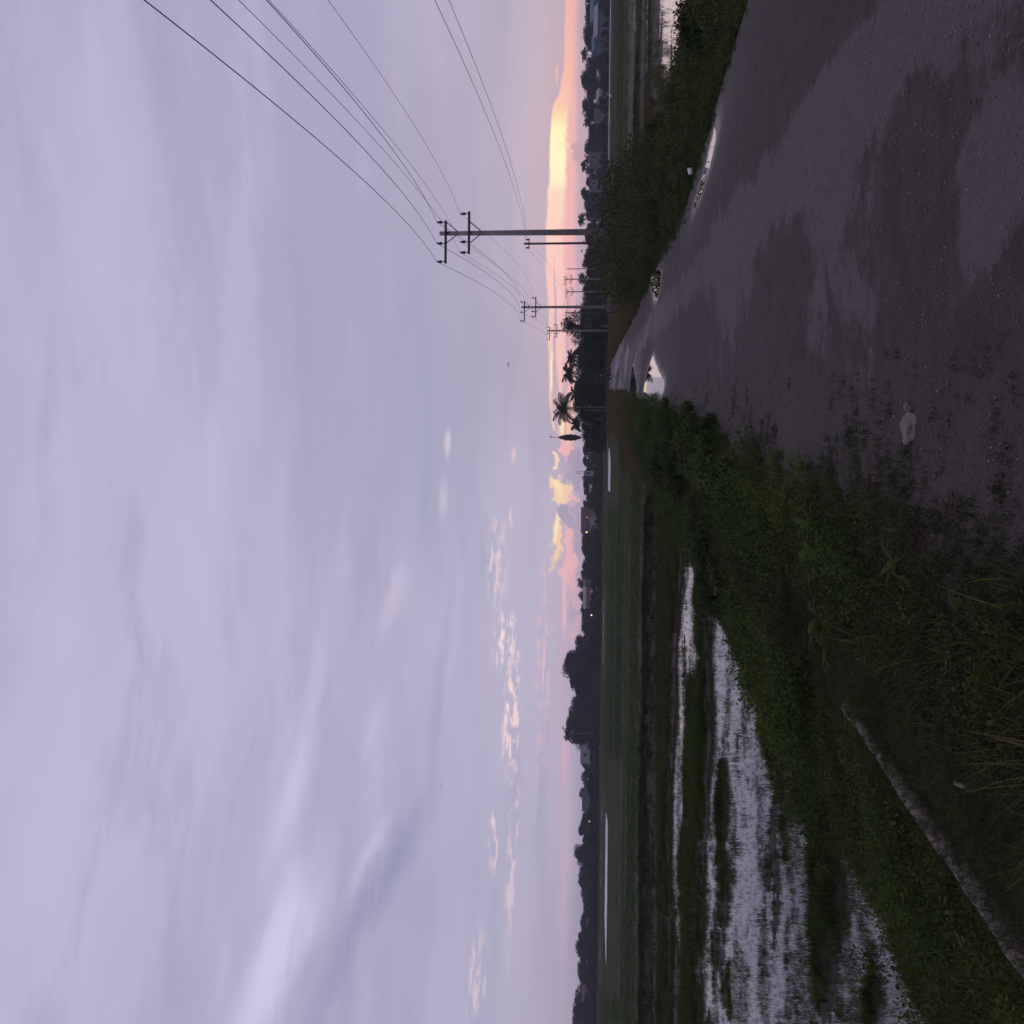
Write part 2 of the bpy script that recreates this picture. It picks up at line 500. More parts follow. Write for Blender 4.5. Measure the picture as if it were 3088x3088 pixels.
M['bark'] = plain('bark', (.10, .085, .075), .9, .35, 4)
M['paletrunk'] = plain('pale_trunk', (.16, .14, .13), .9, .3, 4)
M['concrete'] = plain('pole_concrete', (.20, .18, .175), .85, .25, 2.5)
M['iron'] = plain('dark_iron', (.045, .04, .042), .6, .3, 6)
M['porcelain'] = plain('insulator_porcelain', (.03, .02, .022), .35, .2, 6)
M['wire'] = plain('wire_aluminium', (.05, .045, .05), .6, .1, 3)
M['glass'] = plain('window_glass', (.02, .022, .03), .15, .1, 2)
M['frame'] = plain('window_frame', (.35, .34, .34), .6, .1, 2)

def dirt_color(t, p):
    n1 = t.noise(p, 1.3, 6, .65).outputs[0]
    n2 = t.noise(p, 22, 4, .7).outputs[0]
    fine = t.noise(p, 55, 3, .7).outputs[0]
    d = t.mix(n1, (.034, .026, .025), (.070, .055, .052))
    d = t.mix(t.mapr(n2, .58, .75), d, (.11, .095, .095))
    d = t.mix(t.mapr(fine, .55, .8, 0, .6), d, (.02, .017, .016))
    return d, n1, n2
def f_ground(t):
    p = pos(t)
    g = t.n('ShaderNodeAttribute', attribute_name='green').outputs['Fac']
    mu = t.n('ShaderNodeAttribute', attribute_name='mud').outputs['Fac']
    dirt, n1, n2 = dirt_color(t, p)
    sp_ = t.n('ShaderNodeSeparateXYZ', ins={0: p})
    cr_ = t.math('SUBTRACT', sp_.outputs[0], t.math('MULTIPLY', sp_.outputs[1], .12))
    dirt = t.mix(t.mapr(cr_, -.5, -1.1, 0, .6), dirt, (.030, .021, .018))
    n3 = t.noise(t.vmath('MULTIPLY', p, (.03, .12, 1)), 1, 5, .6).outputs[0]
    grn = t.mix(t.mapr(n3, .35, .65), (.030, .048, .013), (.054, .074, .020))
    grn = t.mix(t.mapr(n1, .5, .75), grn, (.044, .036, .022))
    mud = t.mix(n1, (.016, .013, .012), (.040, .031, .026))
    fn = t.noise(p, 30, 4, .7).outputs[0]
    grn = t.mix(t.mapr(fn, .35, .6), (.012, .012, .008), grn)
    c = t.mix(g, dirt, grn)
    c = t.mix(mu, c, mud)
    h = t.math('ADD', t.math('MULTIPLY', n1, .6), t.math('ADD', t.math('MULTIPLY', n2, .3), t.math('MULTIPLY', fn, .3)))
    return bsdf(t, c, t.mapr(mu, 0, 1, .95, .6), t.mapr(mu, 0, 1, .05, .22), bump(t, h, .6, .05))
M['ground'] = material('earth', f_ground)

def f_road(t):
    p = pos(t)
    s = t.n('ShaderNodeSeparateXYZ', ins={0: p})
    wet = t.n('ShaderNodeAttribute', attribute_name='wet').outputs['Fac']
    edge = t.n('ShaderNodeAttribute', attribute_name='edge').outputs['Fac']
    c = t.math('SUBTRACT', s.outputs[0], t.math('MULTIPLY', s.outputs[1], .12))
    al = s.outputs[1]
    q = t.comb(c, t.math('MULTIPLY', al, .16))
    nb = t.noise(q, 1.15, 5, .6, .4).outputs[0]
    # worn smooth paths and patches where the chippings are gone
    def spot(cx, cy, hw, hl, amp):
        return t.mapr(t.vmath('LENGTH', t.comb(t.math('DIVIDE', t.math('SUBTRACT', c, cx), hw), t.math('DIVIDE', t.math('SUBTRACT', al, cy), hl))), 1.15, .35, 0, amp, True)
    acc = t.mapr(t.math('ABSOLUTE', t.math('SUBTRACT', c, 1.9)), .62, .12, 0, .17, True)
    for q in ((.95, 7.3, .85, 1.5, .17), (.85, 4.35, .6, .5, .16), (2.7, 4.6, .5, .8, .08), (1.2, 13, 1.2, 3.2, .10), (1.0, 5.5, .9, .5, -.10), (2.75, 8.5, .42, 5, -.10), (.6, 19, 1.4, 5, -.06)):
        acc = t.math('ADD', acc, spot(*q))
    niso = t.noise(p, .9, 6, .68).outputs[0]
    rag = t.noise(p, 6, 5, .75).outputs[0]
    band = t.math('ADD', acc, t.math('ADD', t.math('MULTIPLY', niso, .62), t.math('ADD', t.math('MULTIPLY', nb, .30), t.math('MULTIPLY', rag, .26))))
    pale = t.mapr(band, .63, .705, 0, 1, True)
    fine = t.noise(p, 55, 3, .7).outputs[0]
    mid = t.noise(p, 9, 4, .7).outputs[0]
    vor = t.n('ShaderNodeTexVoronoi', feature='F1', ins={'Vector': p, 'Scale': 40.0})
    vr = t.n('ShaderNodeSeparateColor', ins={0: vor.outputs['Color']}).outputs[0]
    stone = t.math('MULTIPLY', t.mapr(vor.outputs['Distance'], .42, .2), t.mapr(vr, .5, .95))
    dark = t.mix(t.math('ADD', t.math('MULTIPLY', fine, .6), t.math('MULTIPLY', mid, .4)), (.012, .008, .009), (.088, .066, .068))
    dark = t.mix(t.math('MULTIPLY', stone, .95), dark, (.15, .125, .13))
    
    lite = t.mix(t.math('ADD', t.math('MULTIPLY', fine, .7), t.math('MULTIPLY', mid, .3)), (.048, .037, .040), (.116, .092, .098))
    mott = t.noise(p, 3.2, 6, .72).outputs[0]
    dark = t.mix(t.mapr(mott, .40, .62, 0, .6, True), dark, (.028, .021, .022))
    lite = t.mix(t.mapr(mott, .52, .66, 0, .5, True), lite, (.056, .043, .046))
    cc = t.mix(pale, dark, lite)
    ne = t.noise(p, 2.2, 5, .65).outputs[0]
    dirt, d1, d2 = dirt_color(t, p)
    cc = t.mix(t.mapr(t.math('ADD', edge, t.math('MULTIPLY', t.math('SUBTRACT', ne, .5), 1.1)), .35, .75), cc, dirt)
    cc = t.mix(t.math('MULTIPLY', wet, .45), cc, (.02, .018, .02))
    rough = t.mapr(wet, 0, .8, .8, .16)
    h = t.math('ADD', t.math('MULTIPLY', fine, .6), t.math('ADD', stone, t.math('MULTIPLY', mid, .8)))
    h = t.math('MULTIPLY', h, t.mapr(pale, 0, 1, 1, .45))
    return bsdf(t, cc, rough, t.mapr(wet, 0, .5, .22, .5), t.n('ShaderNodeBump', ins={'Height': h, 'Strength': t.mapr(wet, 0, 1, 1.0, .06), 'Distance': .022}).outputs[0])
M['road'] = material('worn_asphalt', f_road)

def f_water(t):
    p = pos(t)
    n = t.noise(t.vmath('MULTIPLY', p, (1.2, 2.2, 1)), 2.2, 4, .6).outputs[0]
    return bsdf(t, (.040, .034, .033), .04, .5, bump(t, n, .05, .02), 1.30)
M['water'] = material('muddy_water', f_water)
def f_puddle(t):
    return bsdf(t, (.02, .018, .018), .015, .5, None, 1.45)
M['puddle'] = material('still_rainwater', f_puddle)

# ------------------------------------------------------------------ terrain
SLOPE = .12
WATER_Z = -.72
def road_c(y):  # how far the lane has swung left beyond its end
    return np.where(y > 135, -((y - 135) ** 2) * .02, 0)
def edges(y):
    le = -.15 + .22 * (fbm(y * .35, y * 0 + 3, 11) - .5)
    ri = 3.35 + .95 * sst(22, 10, y) + .45 * (fbm(y * .25, y * 0 + 9, 13) - .5)
    return le, ri

def bund(y, y0, half, h):
    return h * np.exp(-((y - y0) / half) ** 2)

def height(x, y):
    x = np.asarray(x, float); y = np.asarray(y, float)
    c = x - SLOPE * y
    r = np.hypot(x, y)
    near = sst(400, 120, r)
    # left side
    z = np.interp(c, [-6.5, -4.1, -3.5, -2.4, -1.4, -.6, 0, 3.4, 4.3, 6, 9, 11], [-.70, -.69, -.55, -.30, -.10, -.02, -.02, -.02, -.06, -.35, -.6, -.62])
    nz = fbm(x * .9, y * .9, 3, 4)
    z = z + (nz - .5) * .16 * sst(-.9, -1.8, c) + (nz - .5) * .2 * sst(3.6, 4.6, c)
    # paddies left
    L = sst(-3.8, -4.4, c)
    nn = fbm(x * .28, y * .75, 21, 5, .58)
    n_hi = fbm(x * 1.1, y * 2.2, 25, 4, .6)
    field = .62 * nn + .38 * n_hi - .5
    warp = (fbm(x * .12, y * .03, 31, 3) - .5) * 5
    yy = y + warp
    wet = sst(5, 6.5, yy) * sst(22, 19.5, yy)
    wet = np.maximum(wet, sst(24.6, 26, yy) * sst(30.5, 29, yy) * np.interp(x, [-16, -11, -10, -3, -2], [.6, .7, 1.25, 1.25, .4]))
    wet = np.maximum(wet, .95 * sst(21, 22.5, yy) * sst(29, 27.5, yy) * sst(-4.2, -3.2, x))
    wet = np.maximum(wet, .85 * sst(44.5, 46, yy) * sst(52, 49, yy) * sst(-9, -5, x))
    wet = np.maximum(wet, .55 * sst(62, 60, yy) * sst(56, 58, yy) * sst(-2, 0, x))
    dryh = .085 + field * .30
    weth = -.058 + field * .66
    fl = WATER_Z + dryh * (1 - wet) + weth * wet
    fl = fl + bund(yy, 34, 3, .08) + bund(y + warp * .3, 39.5, 1.6, .30)
    global LOWROW
    q_ = x / np.maximum(y, 1)
    low = 0 * x
    for r0, r1, y1 in ((.016, .064, 167), (-.46, -.25, 147), (-.15, -.08, 261), (-.45, -.27, 249), (.34, .66, 283)):
        low = np.maximum(low, sst(r0 - .02, r0, q_) * sst(r1 + .02, r1, q_) * sst(y1 - 78, y1 - 70, y) * sst(y1 + 4, y1, y))
    LOWROW = low
    for y0 in (57, 70, 86, 104, 124, 150, 215, 262, 320):
        fl = fl + bund(y + warp * .3 + x * .05, y0, .9 + y0 * .012, .22) * (1 - .85 * low)
    fl = fl + .05 * sst(60, 100, y)
    # flooded far strips
    def box(a, b, c_, d_):
        return sst(a - 2, a, x) * sst(b + 2, b, x) * sst(c_ - 4, c_, y) * sst(d_ + 4, d_, y)
    fw = np.maximum(box(3.2, 11.8, 168, 206), box(-69, -46, 148, 180))
    fw = np.maximum(fw, box(-40, -22, 262, 280)); fw = np.maximum(fw, box(-112, -70, 250, 262))
    fl = fl * (1 - fw) + (WATER_Z - .1) * fw
    z = z * (1 - L) + fl * L
    # paddies right
    Rr = sst(8.5, 10.5, c)
    a = x / np.maximum(y, 1)
    wr = .95 * sst(27, 29, yy) * sst(42, 40, yy) * sst(.40, .44, a)
    wr = np.maximum(wr, .75 * sst(37, 38, y) * sst(43, 42, y) * sst(.36, .39, a))
    wr = np.maximum(wr, 1.15 * sst(51, 52.5, y + warp * .2) * sst(58.5, 57, y + warp * .2) * sst(.29, .32, a))
    wr = np.maximum(wr, .4 * sst(66, 68, y) * sst(78, 75, y))
    fr = WATER_Z + .08 + field * .28 - wr * (.13 - field * .05)
    fr = fr + bund(y + warp * .3, 47, 1.3, .10) + bund(y + warp * .3, 61.5, 1.8, .25)
    for y0 in (92, 120, 160, 210, 260):
        fr = fr + bund(y + warp * .3, y0, 2.2, .22) * (1 - .85 * low)
    frs = box(100, 190, 284, 312)
    fr = fr * (1 - frs) + (WATER_Z - .1) * frs
    z = z * (1 - Rr) + fr * Rr
    far = sst(330, 420, r)
    z = z * (1 - far) + (-.55) * far
    # behind the end of the lane the ground is level
    e = sst(118, 150, y) * sst(-12, -6, c) * sst(30, 16, c)
    z = z * (1 - e) + (-.12) * e
    return z

az = np.concatenate([np.linspace(-180, -42, 70, endpoint=False), np.linspace(-42, 42, 560), np.linspace(42, 180, 70, endpoint=False)[1:]])
rr = np.concatenate([[.6, 1.2, 2, 2.8], np.geomspace(3.3, 420, 400), np.geomspace(440, 6000, 26)])
A, RRg = np.meshgrid(np.radians(az), rr)
gx = RRg * np.sin(A); gy = RRg * np.cos(A)
gz = height(gx, gy)
na, nr = len(az), len(rr)
verts = np.stack([gx, gy, gz], -1).reshape(-1, 3)
verts = np.vstack([verts, [[0, 0, -.05]]])
ii = np.arange(nr - 1)[:, None] * na; jj = np.arange(na)[None, :]; j2 = (jj + 1) % na
quads = np.stack([ii + jj, ii + j2, ii + na + j2, ii + na + jj], -1).reshape(-1, 4)[:, ::-1]
tri = np.stack([np.arange(na), (np.arange(na) + 1) % na, np.full(na, na * nr)], -1)
me = np_mesh('ground', verts, quads, tri, [M['ground']], True)
vx, vy, vz = verts[:, 0], verts[:, 1], verts[:, 2]
cc = vx - SLOPE * vy
green = np.clip(sst(-1.2, -2.4, cc) + sst(3.7, 4.6, cc) + .6 * sst(20, 40, vy), 0, 1)
mud = sst(-3.7, -4.3, cc) * sst(-.56, -.66, vz) + sst(9, 10.5, cc) * sst(-.55, -.64, vz)
mud = np.maximum(mud, sst(-4.5, -5, cc) * 0.45 * np.exp(-((vy - 36) / 5.5) ** 2)) * sst(130, 70, vy)
fattr(me, 'green', green); fattr(me, 'mud', np.clip(mud, 0, 1))
g = put('ground', me)
tag(g, 'dark earth of the verges and paddy fields out to the horizon', 'ground', kind='structure')

wm = MB(); S = 5000
wm.add([(-S, -S, WATER_Z), (S, -S, WATER_Z), (S, S, WATER_Z), (-S, S, WATER_Z)], [(0, 1, 2, 3)])
tag(wm.build('water', M['water']), 'shallow muddy water standing in the flooded paddy fields', 'water', kind='structure')

def f_ruffled(t):
    p = pos(t)
    n = t.noise(t.vmath('MULTIPLY', p, (.5, 1.2, 1)), 1.2, 5, .65).outputs[0]
    return bsdf(t, t.mix(n, (.30, .30, .33), (.42, .42, .45)), .32, .5, bump(t, n, .5, .08), 1.36)
M['ruffled'] = material('silty_ruffled_water', f_ruffled)
for x0, x1, y0, y1, sk, lab in ((3.4, 11.6, 169, 205, 1.2, 'bright silty water strip in the paddy left of the lane end'), (-68, -46, 150, 179, -3, 'long bright silty water strip far out in the left paddies'),
                                (-39.5, -22.5, 264, 279, -1, 'thin silty water strip before the tall clump'), (-111, -71, 252, 261, -2, 'thin silty water strip at the far left field edge'), (101, 189, 286, 311, 4, 'thin silty water strip along the right tree line')):
    mb = MB(); n = 40; pts_ = []
    for i in range(n + 1): pts_.append((x0 + (x1 - x0) * i / n, y0 + 1.5 * math.sin(i * .9) + .8 * math.sin(i * 2.3)))
    for i in range(n, -1, -1): pts_.append((x0 + (x1 - x0) * i / n + sk, y1 + 1.2 * math.sin(i * .7 + 1)))
    mb.add([(a, b, WATER_Z + .006) for a, b in pts_], [(i, i + 1, 2 * n - i, 2 * n + 1 - i) for i in range(n)])
    tag(mb.build('water', M['ruffled']), lab, 'water', kind='structure')

# ------------------------------------------------------------------ puddles (outlines on the lane)
def outline(pts, z, src):
    k, ox, oy = src
    out = [on_plane(ox + p[0] * k, oy + p[1] * k, z) for p in pts]
    return [(p.x, p.y) for p in out]
def smooth_loop(pts, n=3):
    for _ in range(n):
        q = []
        for i in range(len(pts)):
            a, b = pts[i], pts[(i + 1) % len(pts)]
            q += [(a[0] * .75 + b[0] * .25, a[1] * .75 + b[1] * .25), (a[0] * .25 + b[0] * .75, a[1] * .25 + b[1] * .75)]
        pts = q
    return pts
ZP = .004
Z4 = (550 / 1932, 1750, 1000); Z1 = (800 / 1932, 1500, 0); Z2 = (900 / 1932, 1200, 550)
puddles = [
    ('big bright rain puddle at the left edge of the lane', outline([(665, 690), (672, 600), (690, 500), (715, 400), (745, 320), (765, 245), (790, 300), (815, 385), (845, 440), (885, 500), (895, 560), (885, 640), (858, 700), (835, 640), (800, 660), (762, 735), (720, 710)], ZP, Z4)),
    ('narrow dark rain puddle beyond the big bright one', outline([(556, 340), (538, 450), (524, 580), (518, 650), (540, 680), (585, 678), (598, 600), (588, 500), (572, 410)], ZP, Z4)),
    ('long thin rain puddle along the right grass edge', outline([(1585, 880), (1600, 930), (1586, 1020), (1561, 1150), (1524, 1300), (1480, 1430), (1432, 1540), (1425, 1500), (1465, 1400), (1500, 1280), (1530, 1150), (1548, 1060), (1572, 980)], ZP, Z1)),
    ('small pale rain puddle in the right grass far off', outline([(1625, 590), (1665, 560), (1705, 575), (1700, 640), (1690, 720), (1665, 790), (1650, 720), (1635, 650)], ZP, Z2)),
    ('faint sliver of rainwater on the far lane', outline([(1368, 1120), (1380, 1130), (1379, 1260), (1369, 1250)], ZP, Z2)),
]
pud_pts = []
for lab, pl in puddles:
    pl = smooth_loop(pl)
    pl = [(x + .16 * (float(fbm(np.array([x * 5.]), np.array([y * 1.3]), 77, 5, .6)[0]) - .5), y + .5 * (float(fbm(np.array([x * 7.]), np.array([y * .9]), 78)[0]) - .5)) for x, y in pl]
    pud_pts.append(np.array(pl))
    mb = MB(); mb.add([(x, y, ZP) for x, y in pl], [tuple(range(len(pl)))])
    tag(mb.build('puddle', M['puddle']), lab, 'puddle', 'rain puddles on the lane', kind='structure')

# ------------------------------------------------------------------ road
ys = np.concatenate([np.linspace(-8, 3, 20), np.geomspace(3.2, 168, 420)])
us = np.linspace(0, 1, 56)
le, ri = edges(ys)
rx = SLOPE * ys + road_c(ys)
wob = .05 * (fbm(ys * 2.2, ys * 0 + 1, 41) - .5)
wobl = .9 * (fbm(ys * 1.3, ys * 0 + 4, 43, 4) - .5)
lft = rx + le - .85 + wobl
rgt = rx + ri + wob
Xr = lft[:, None] * (1 - us) + rgt[:, None] * us
Yr = np.repeat(ys[:, None], len(us), 1)
crown = .03 * (1 - (2 * us - 1) ** 2)
Zr = np.repeat((-.012 + .0 * crown)[None, :], len(ys), 0) + .012
rv = np.stack([Xr, Yr, Zr], -1).reshape(-1, 3)
nu = len(us)
ii = np.arange(len(ys) - 1)[:, None] * nu; jj = np.arange(nu - 1)[None, :]
rq = np.stack([ii + jj, ii + jj + 1, ii + nu + jj + 1, ii + nu + jj], -1).reshape(-1, 4)
rm = np_mesh('road', rv, rq, None, [M['road']], True)
def seg_dist(P, poly, sy=1.0):
    """distance from points to a polygon outline, foreshortened along the lane; 0 inside"""
    px_, py_ = P[:, 0], P[:, 1]
    d = np.full(len(P), 1e9); ins = np.zeros(len(P), bool)
    n = len(poly)
    for i in range(n):
        a = poly[i]; b = poly[(i + 1) % n]
        ax, ay, bx, by = a[0], a[1] * sy, b[0], b[1] * sy
        vx_, vy_ = bx - ax, by - ay
        t_ = np.clip(((px_ - ax) * vx_ + (py_ * sy - ay) * vy_) / (vx_ ** 2 + vy_ ** 2 + 1e-9), 0, 1)
        d = np.minimum(d, np.hypot(px_ - ax - t_ * vx_, py_ * sy - ay - t_ * vy_))
        cond = (a[1] > py_) != (b[1] > py_)
        with np.errstate(divide='ignore', invalid='ignore'):
            xin = (b[0] - a[0]) * (py_ - a[1]) / (b[1] - a[1]) + a[0]
        ins ^= cond & (px_ < xin)
    d[ins] = 0
    return d
wetv = np.zeros(len(rv))
for pl in pud_pts:
    d = seg_dist(rv, pl, .16)
    wetv = np.maximum(wetv,   .42 * np.exp(-(d / .10) ** 2) + .14 * np.exp(-(d / .5) ** 2))
nwet = fbm(rv[:, 0] * .8, rv[:, 1] * .12, 55, 4)
wetv = np.maximum(wetv, .35 * sst(18, 45, rv[:, 1]) * sst(.42, .62, nwet))
fattr(rm, 'wet', np.clip(wetv, 0, 1))
lu = np.repeat(us[None, :], len(ys), 0).reshape(-1)
edge = np.maximum(sst(.33, .08, lu), .6 * sst(.93, 1, lu))
fattr(rm, 'edge', edge)
tag(put('road', rm), 'worn grey asphalt country lane with wet patches', 'road', kind='structure')

# ------------------------------------------------------------------ scatter by geometry nodes
def blade_mesh(name, n, lmin, lmax, spread, width, lean, droop, mat, seed, segs=4):
    g_ = np.random.default_rng(seed)
    vs = []; qs = []; ts = []
    for k in range(n):
        L_ = g_.uniform(lmin, lmax); a = g_.uniform(0, 6.283); r_ = spread * math.sqrt(g_.uniform(0, 1))
        p = np.array([r_ * math.cos(a), r_ * math.sin(a), -.02])
        az_ = a + g_.normal(0, .9); th = abs(g_.normal(0, lean)) + .05
        wv = np.array([-math.sin(az_ + g_.normal(0, .5)), math.cos(az_), 0]) * width * g_.uniform(.6, 1.2)
        b = len(vs)
        for s_ in range(segs + 1):
            f = s_ / segs
            ww = wv * (1 - f ** 1.8) * .5
            if s_ < segs:
                vs.append(p - ww); vs.append(p + ww)
            else:
                vs.append(p.copy())
            d = np.array([math.sin(th) * math.cos(az_), math.sin(th) * math.sin(az_), math.cos(th)])
            p = p + d * L_ / segs
            th = min(th + droop * g_.uniform(.5, 1.3) / segs, 2.4)
        for s_ in range(segs - 1):
            qs.append((b + 2 * s_, b + 2 * s_ + 1, b + 2 * s_ + 3, b + 2 * s_ + 2))
        ts.append((b + 2 * segs - 2, b + 2 * segs - 1, b + 2 * segs))
    return np_mesh(name, np.array(vs), np.array(qs), np.array(ts), [mat], True)

def leaf_quads(cent, size, g_, up=.35):
    """diamond leaves at the given centres"""
    n = len(cent)
    d = g_.normal(0, 1, (n, 3)); d /= np.linalg.norm(d, axis=1)[:, None]
    nrm = g_.normal(0, 1, (n, 3)); nrm[:, 2] += up * 3; 
    s_ = np.cross(d, nrm); s_ /= np.linalg.norm(s_, axis=1)[:, None] + 1e-9
    L_ = (size * g_.uniform(.6, 1.3, n))[:, None]
    fold = np.cross(d, s_) * L_ * .12
    v = np.stack([cent - d * L_ * .5, cent + s_ * L_ * .27 + fold, cent + d * L_ * .5, cent - s_ * L_ * .27 + fold], 1).reshape(-1, 3)
    q = np.arange(n * 4).reshape(-1, 4)
    return v, q

def herb_mesh(name, n_stem, h, leaf, per, spread, mats, seed):
    g_ = np.random.default_rng(seed)
    C_ = []; vs = []; qs = []
    for k in range(n_stem):
        a = g_.uniform(0, 6.283); r_ = spread * math.sqrt(g_.uniform(0, 1))
        p0 = np.array([r_ * math.cos(a), r_ * math.sin(a), 0]); H_ = h * g_.uniform(.5, 1.1)
        tip = p0 + np.array([g_.normal(0, .35) * H_, g_.normal(0, .35) * H_, H_])
        for j in range(per):
            f = g_.uniform(.2, 1.0) ** .7
            C_.append(p0 * (1 - f) + tip * f + g_.normal(0, leaf * .9, 3))
        b = len(vs); w_ = np.array([.003, 0, 0])
        vs += [p0 - w_, p0 + w_, tip + w_ * .5, tip - w_ * .5]; qs.append((b, b + 1, b + 2, b + 3))
    C_ = np.array(C_); C_[:, 2] = np.maximum(C_[:, 2], .01)
    v, q = leaf_quads(C_, leaf, g_, .5)
    q = q + len(vs)
    return np_mesh(name, np.vstack([np.array(vs), v]), np.vstack([np.array(qs), q]), None, mats, False)

def scatter(name, label, cat, pts, scl, meshes, tilt=.15, seed=1):
    """one object whose points carry clumps"""
    g_ = np.random.default_rng(seed)
    n = len(pts)
    which = g_.integers(0, len(meshes), n)
    protos = [bpy.data.objects.new(name + '_clump', m) for m in meshes]
    me = bpy.data.meshes.new(name)
    me.vertices.add(n); me.vertices.foreach_set('co', np.asarray(pts, np.float32).ravel())
    fattr(me, 'scl', scl)
    a = me.attributes.new('rot', 'FLOAT_VECTOR', 'POINT')
    rot = np.stack([g_.normal(0, tilt, n), g_.normal(0, tilt, n), g_.uniform(0, 6.283, n)], -1)
    a.data.foreach_set('vector', rot.astype(np.float32).ravel())
    a = me.attributes.new('which', 'INT', 'POINT'); a.data.foreach_set('value', which.astype(np.int32))
    o = put(name, me)
    ng = bpy.data.node_groups.new(name + '_nodes', 'GeometryNodeTree')
    ng.interface.new_socket('Geometry', in_out='INPUT', socket_type='NodeSocketGeometry')
    ng.interface.new_socket('Geometry', in_out='OUTPUT', socket_type='NodeSocketGeometry')
    N = ng.nodes; Lk = ng.links
    gi = N.new('NodeGroupInput'); go = N.new('NodeGroupOutput')
    jn = N.new('GeometryNodeJoinGeometry')
    def named(nm, ty):
        q = N.new('GeometryNodeInputNamedAttribute'); q.data_type = ty; q.inputs['Name'].default_value = nm
        return q.outputs[0]
    for k, p in enumerate(protos):
        oi = N.new('GeometryNodeObjectInfo'); oi.inputs['Object'].default_value = p
        oi.inputs['As Instance'].default_value = True
        cmp_ = N.new('FunctionNodeCompare'); cmp_.data_type = 'INT'; cmp_.operation = 'EQUAL'
        Lk.new(named('which', 'INT'), cmp_.inputs[2]); cmp_.inputs[3].default_value = k
        ip = N.new('GeometryNodeInstanceOnPoints')
        Lk.new(gi.outputs[0], ip.inputs['Points'])
        Lk.new(cmp_.outputs[0], ip.inputs['Selection'])
        Lk.new(oi.outputs['Geometry'], ip.inputs['Instance'])
        er = N.new('FunctionNodeEulerToRotation')
        Lk.new(named('rot', 'FLOAT_VECTOR'), er.inputs[0])
        Lk.new(er.outputs[0], ip.inputs['Rotation'])
        Lk.new(named('scl', 'FLOAT'), ip.inputs['Scale'])
        Lk.new(ip.outputs[0], jn.inputs[0])
    Lk.new(jn.outputs[0], go.inputs[0])
    md = o.modifiers.new('scatter', 'NODES'); md.node_group = ng
    tag(o, label, cat, kind='stuff')
    return o

def cand(n, r0, r1, a0=-36, a1=36, p=1.0, seed=0):
    """random ground points; density falls with distance as r^-p beyond area weighting"""
    g_ = np.random.default_rng(seed)
    u = g_.uniform(0, 1, n)
    k = 2 - p
    r_ = (r0 ** k + u * (r1 ** k - r0 ** k)) ** (1 / k) if abs(k) > 1e-6 else r0 * (r1 / r0) ** u
    a = np.radians(g_.uniform(a0, a1, n))
    x = r_ * np.sin(a); y = r_ * np.cos(a)
    return x, y, height(x, y), g_

# --- verge: sparse low weeds beside the lane
x, y, z, g_ = cand(210000, 3.2, 60, p=1.5, seed=101)
c = x - SLOPE * y
le_, ri_ = edges(y)
dens = np.interp(c, [-1.9, -1.2, -.6, -.15, .3], [.95, .95, .75, .32, 0]) * sst(.28, .60, fbm(x * 1.3, y * 1.3, 61, 4) + .40 * sst(-.5, -.9, c))
k = (g_.uniform(0, 1, len(x)) < dens) & (c < .3) & (c > -2.2)
pts = np.stack([x[k], y[k], np.maximum(z[k], -.02)], -1)
scatter('verge_weeds', 'sparse low weeds on the gravel shoulder left of the lane', 'weeds', pts, g_.uniform(.5, 1.25, k.sum()) * np.where(y[k] < 8.8, np.interp(c[k], [-2.2, -1.7, -1.4, -.8, .2], [.5, .5, 1.2, 1, .6]), np.interp(c[k], [-2, -.8, .2], [1.3, 1, .6])),
        [blade_mesh('verge_tuft', 26, .03, .10, .07, .0045, .7, .9, M['verge'], 1), blade_mesh('verge_tuft', 18, .02, .07, .10, .005, .9, .6, M['verge'], 9), herb_mesh('verge_sprig', 7, .05, .014, 8, .06, [M['verge']], 2)], seed=3)

# --- leafy herbs on the shoulder of the slope
x, y, z, g_ = cand(80000, 4.5, 70, p=1.2, seed=102)
c = x - SLOPE * y
dens = np.interp(c, [-4.2, -3.4, -2.6, -1.6, -1.0, -.5], [0, .35, .9, .9, .55, 0]) * sst(.25, .5, fbm(x * .6, y * .5, 62, 4)) * sst(4.8, 7.5, y)
dens = np.maximum(dens, .8 * sst(14, 22, y) * np.interp(c, [-3.8, -3, -.7, -.2], [0, 1, 1, 0]))
k = (g_.uniform(0, 1, len(x)) < dens)
pts = np.stack([x[k], y[k], z[k]], -1)
big = fbm(x[k] * .5, y[k] * .35, 64, 3)
scatter('leafy_herbs', 'dense dark green leafy herbs on the left bank of the lane', 'herbs', pts, g_.uniform(.5, 1.1, k.sum()) * (.55 + 1.75 * big) * np.where(y[k] < 8.8, np.interp(c[k], [-2.9, -2.6, -1.75, -1.35], [.8, .28, .28, 1]), 1),
        [herb_mesh('herb_clump', 11, .20, .03, 15, .13, [M['herb']], s) for s in (5, 6)] + [blade_mesh('herb_grass', 34, .10, .28, .1, .005, .5, 1.2, M['slope'], s) for s in (7, 8, 9)], seed=4)

# --- tall arching grass at the near left corner
x, y, z, g_ = cand(5200, 3.0, 9.0, p=.6, seed=103)
c = x - SLOPE * y
dens = np.interp(c, [-1.95, -1.75, -1.5, -1.0, -.75], [0, .5, 1, .7, 0]) * sst(7.0, 5.2, y) * sst(.3, .5, fbm(x * .8, y * .8, 66, 3))
k = (g_.uniform(0, 1, len(x)) < dens * .42) & ~((np.abs(c + 2.38) < .2) & (g_.uniform(0, 1, len(x)) < .9))
pts = np.stack([x[k], y[k], z[k]], -1)
scatter('tall_grass', 'long arching yellow green grass at the near left corner of the bank', 'grass', pts, g_.uniform(.5, 1.05, k.sum()) * np.interp(c[k], [-2.1, -1.5, -1.1], [.45, .85, .7]),
        [blade_mesh('tall_tussock', 24, .26, .66, .10, .0065, .6, 1.25, M['tall'], s, 7) for s in (11, 12, 13)], seed=5)

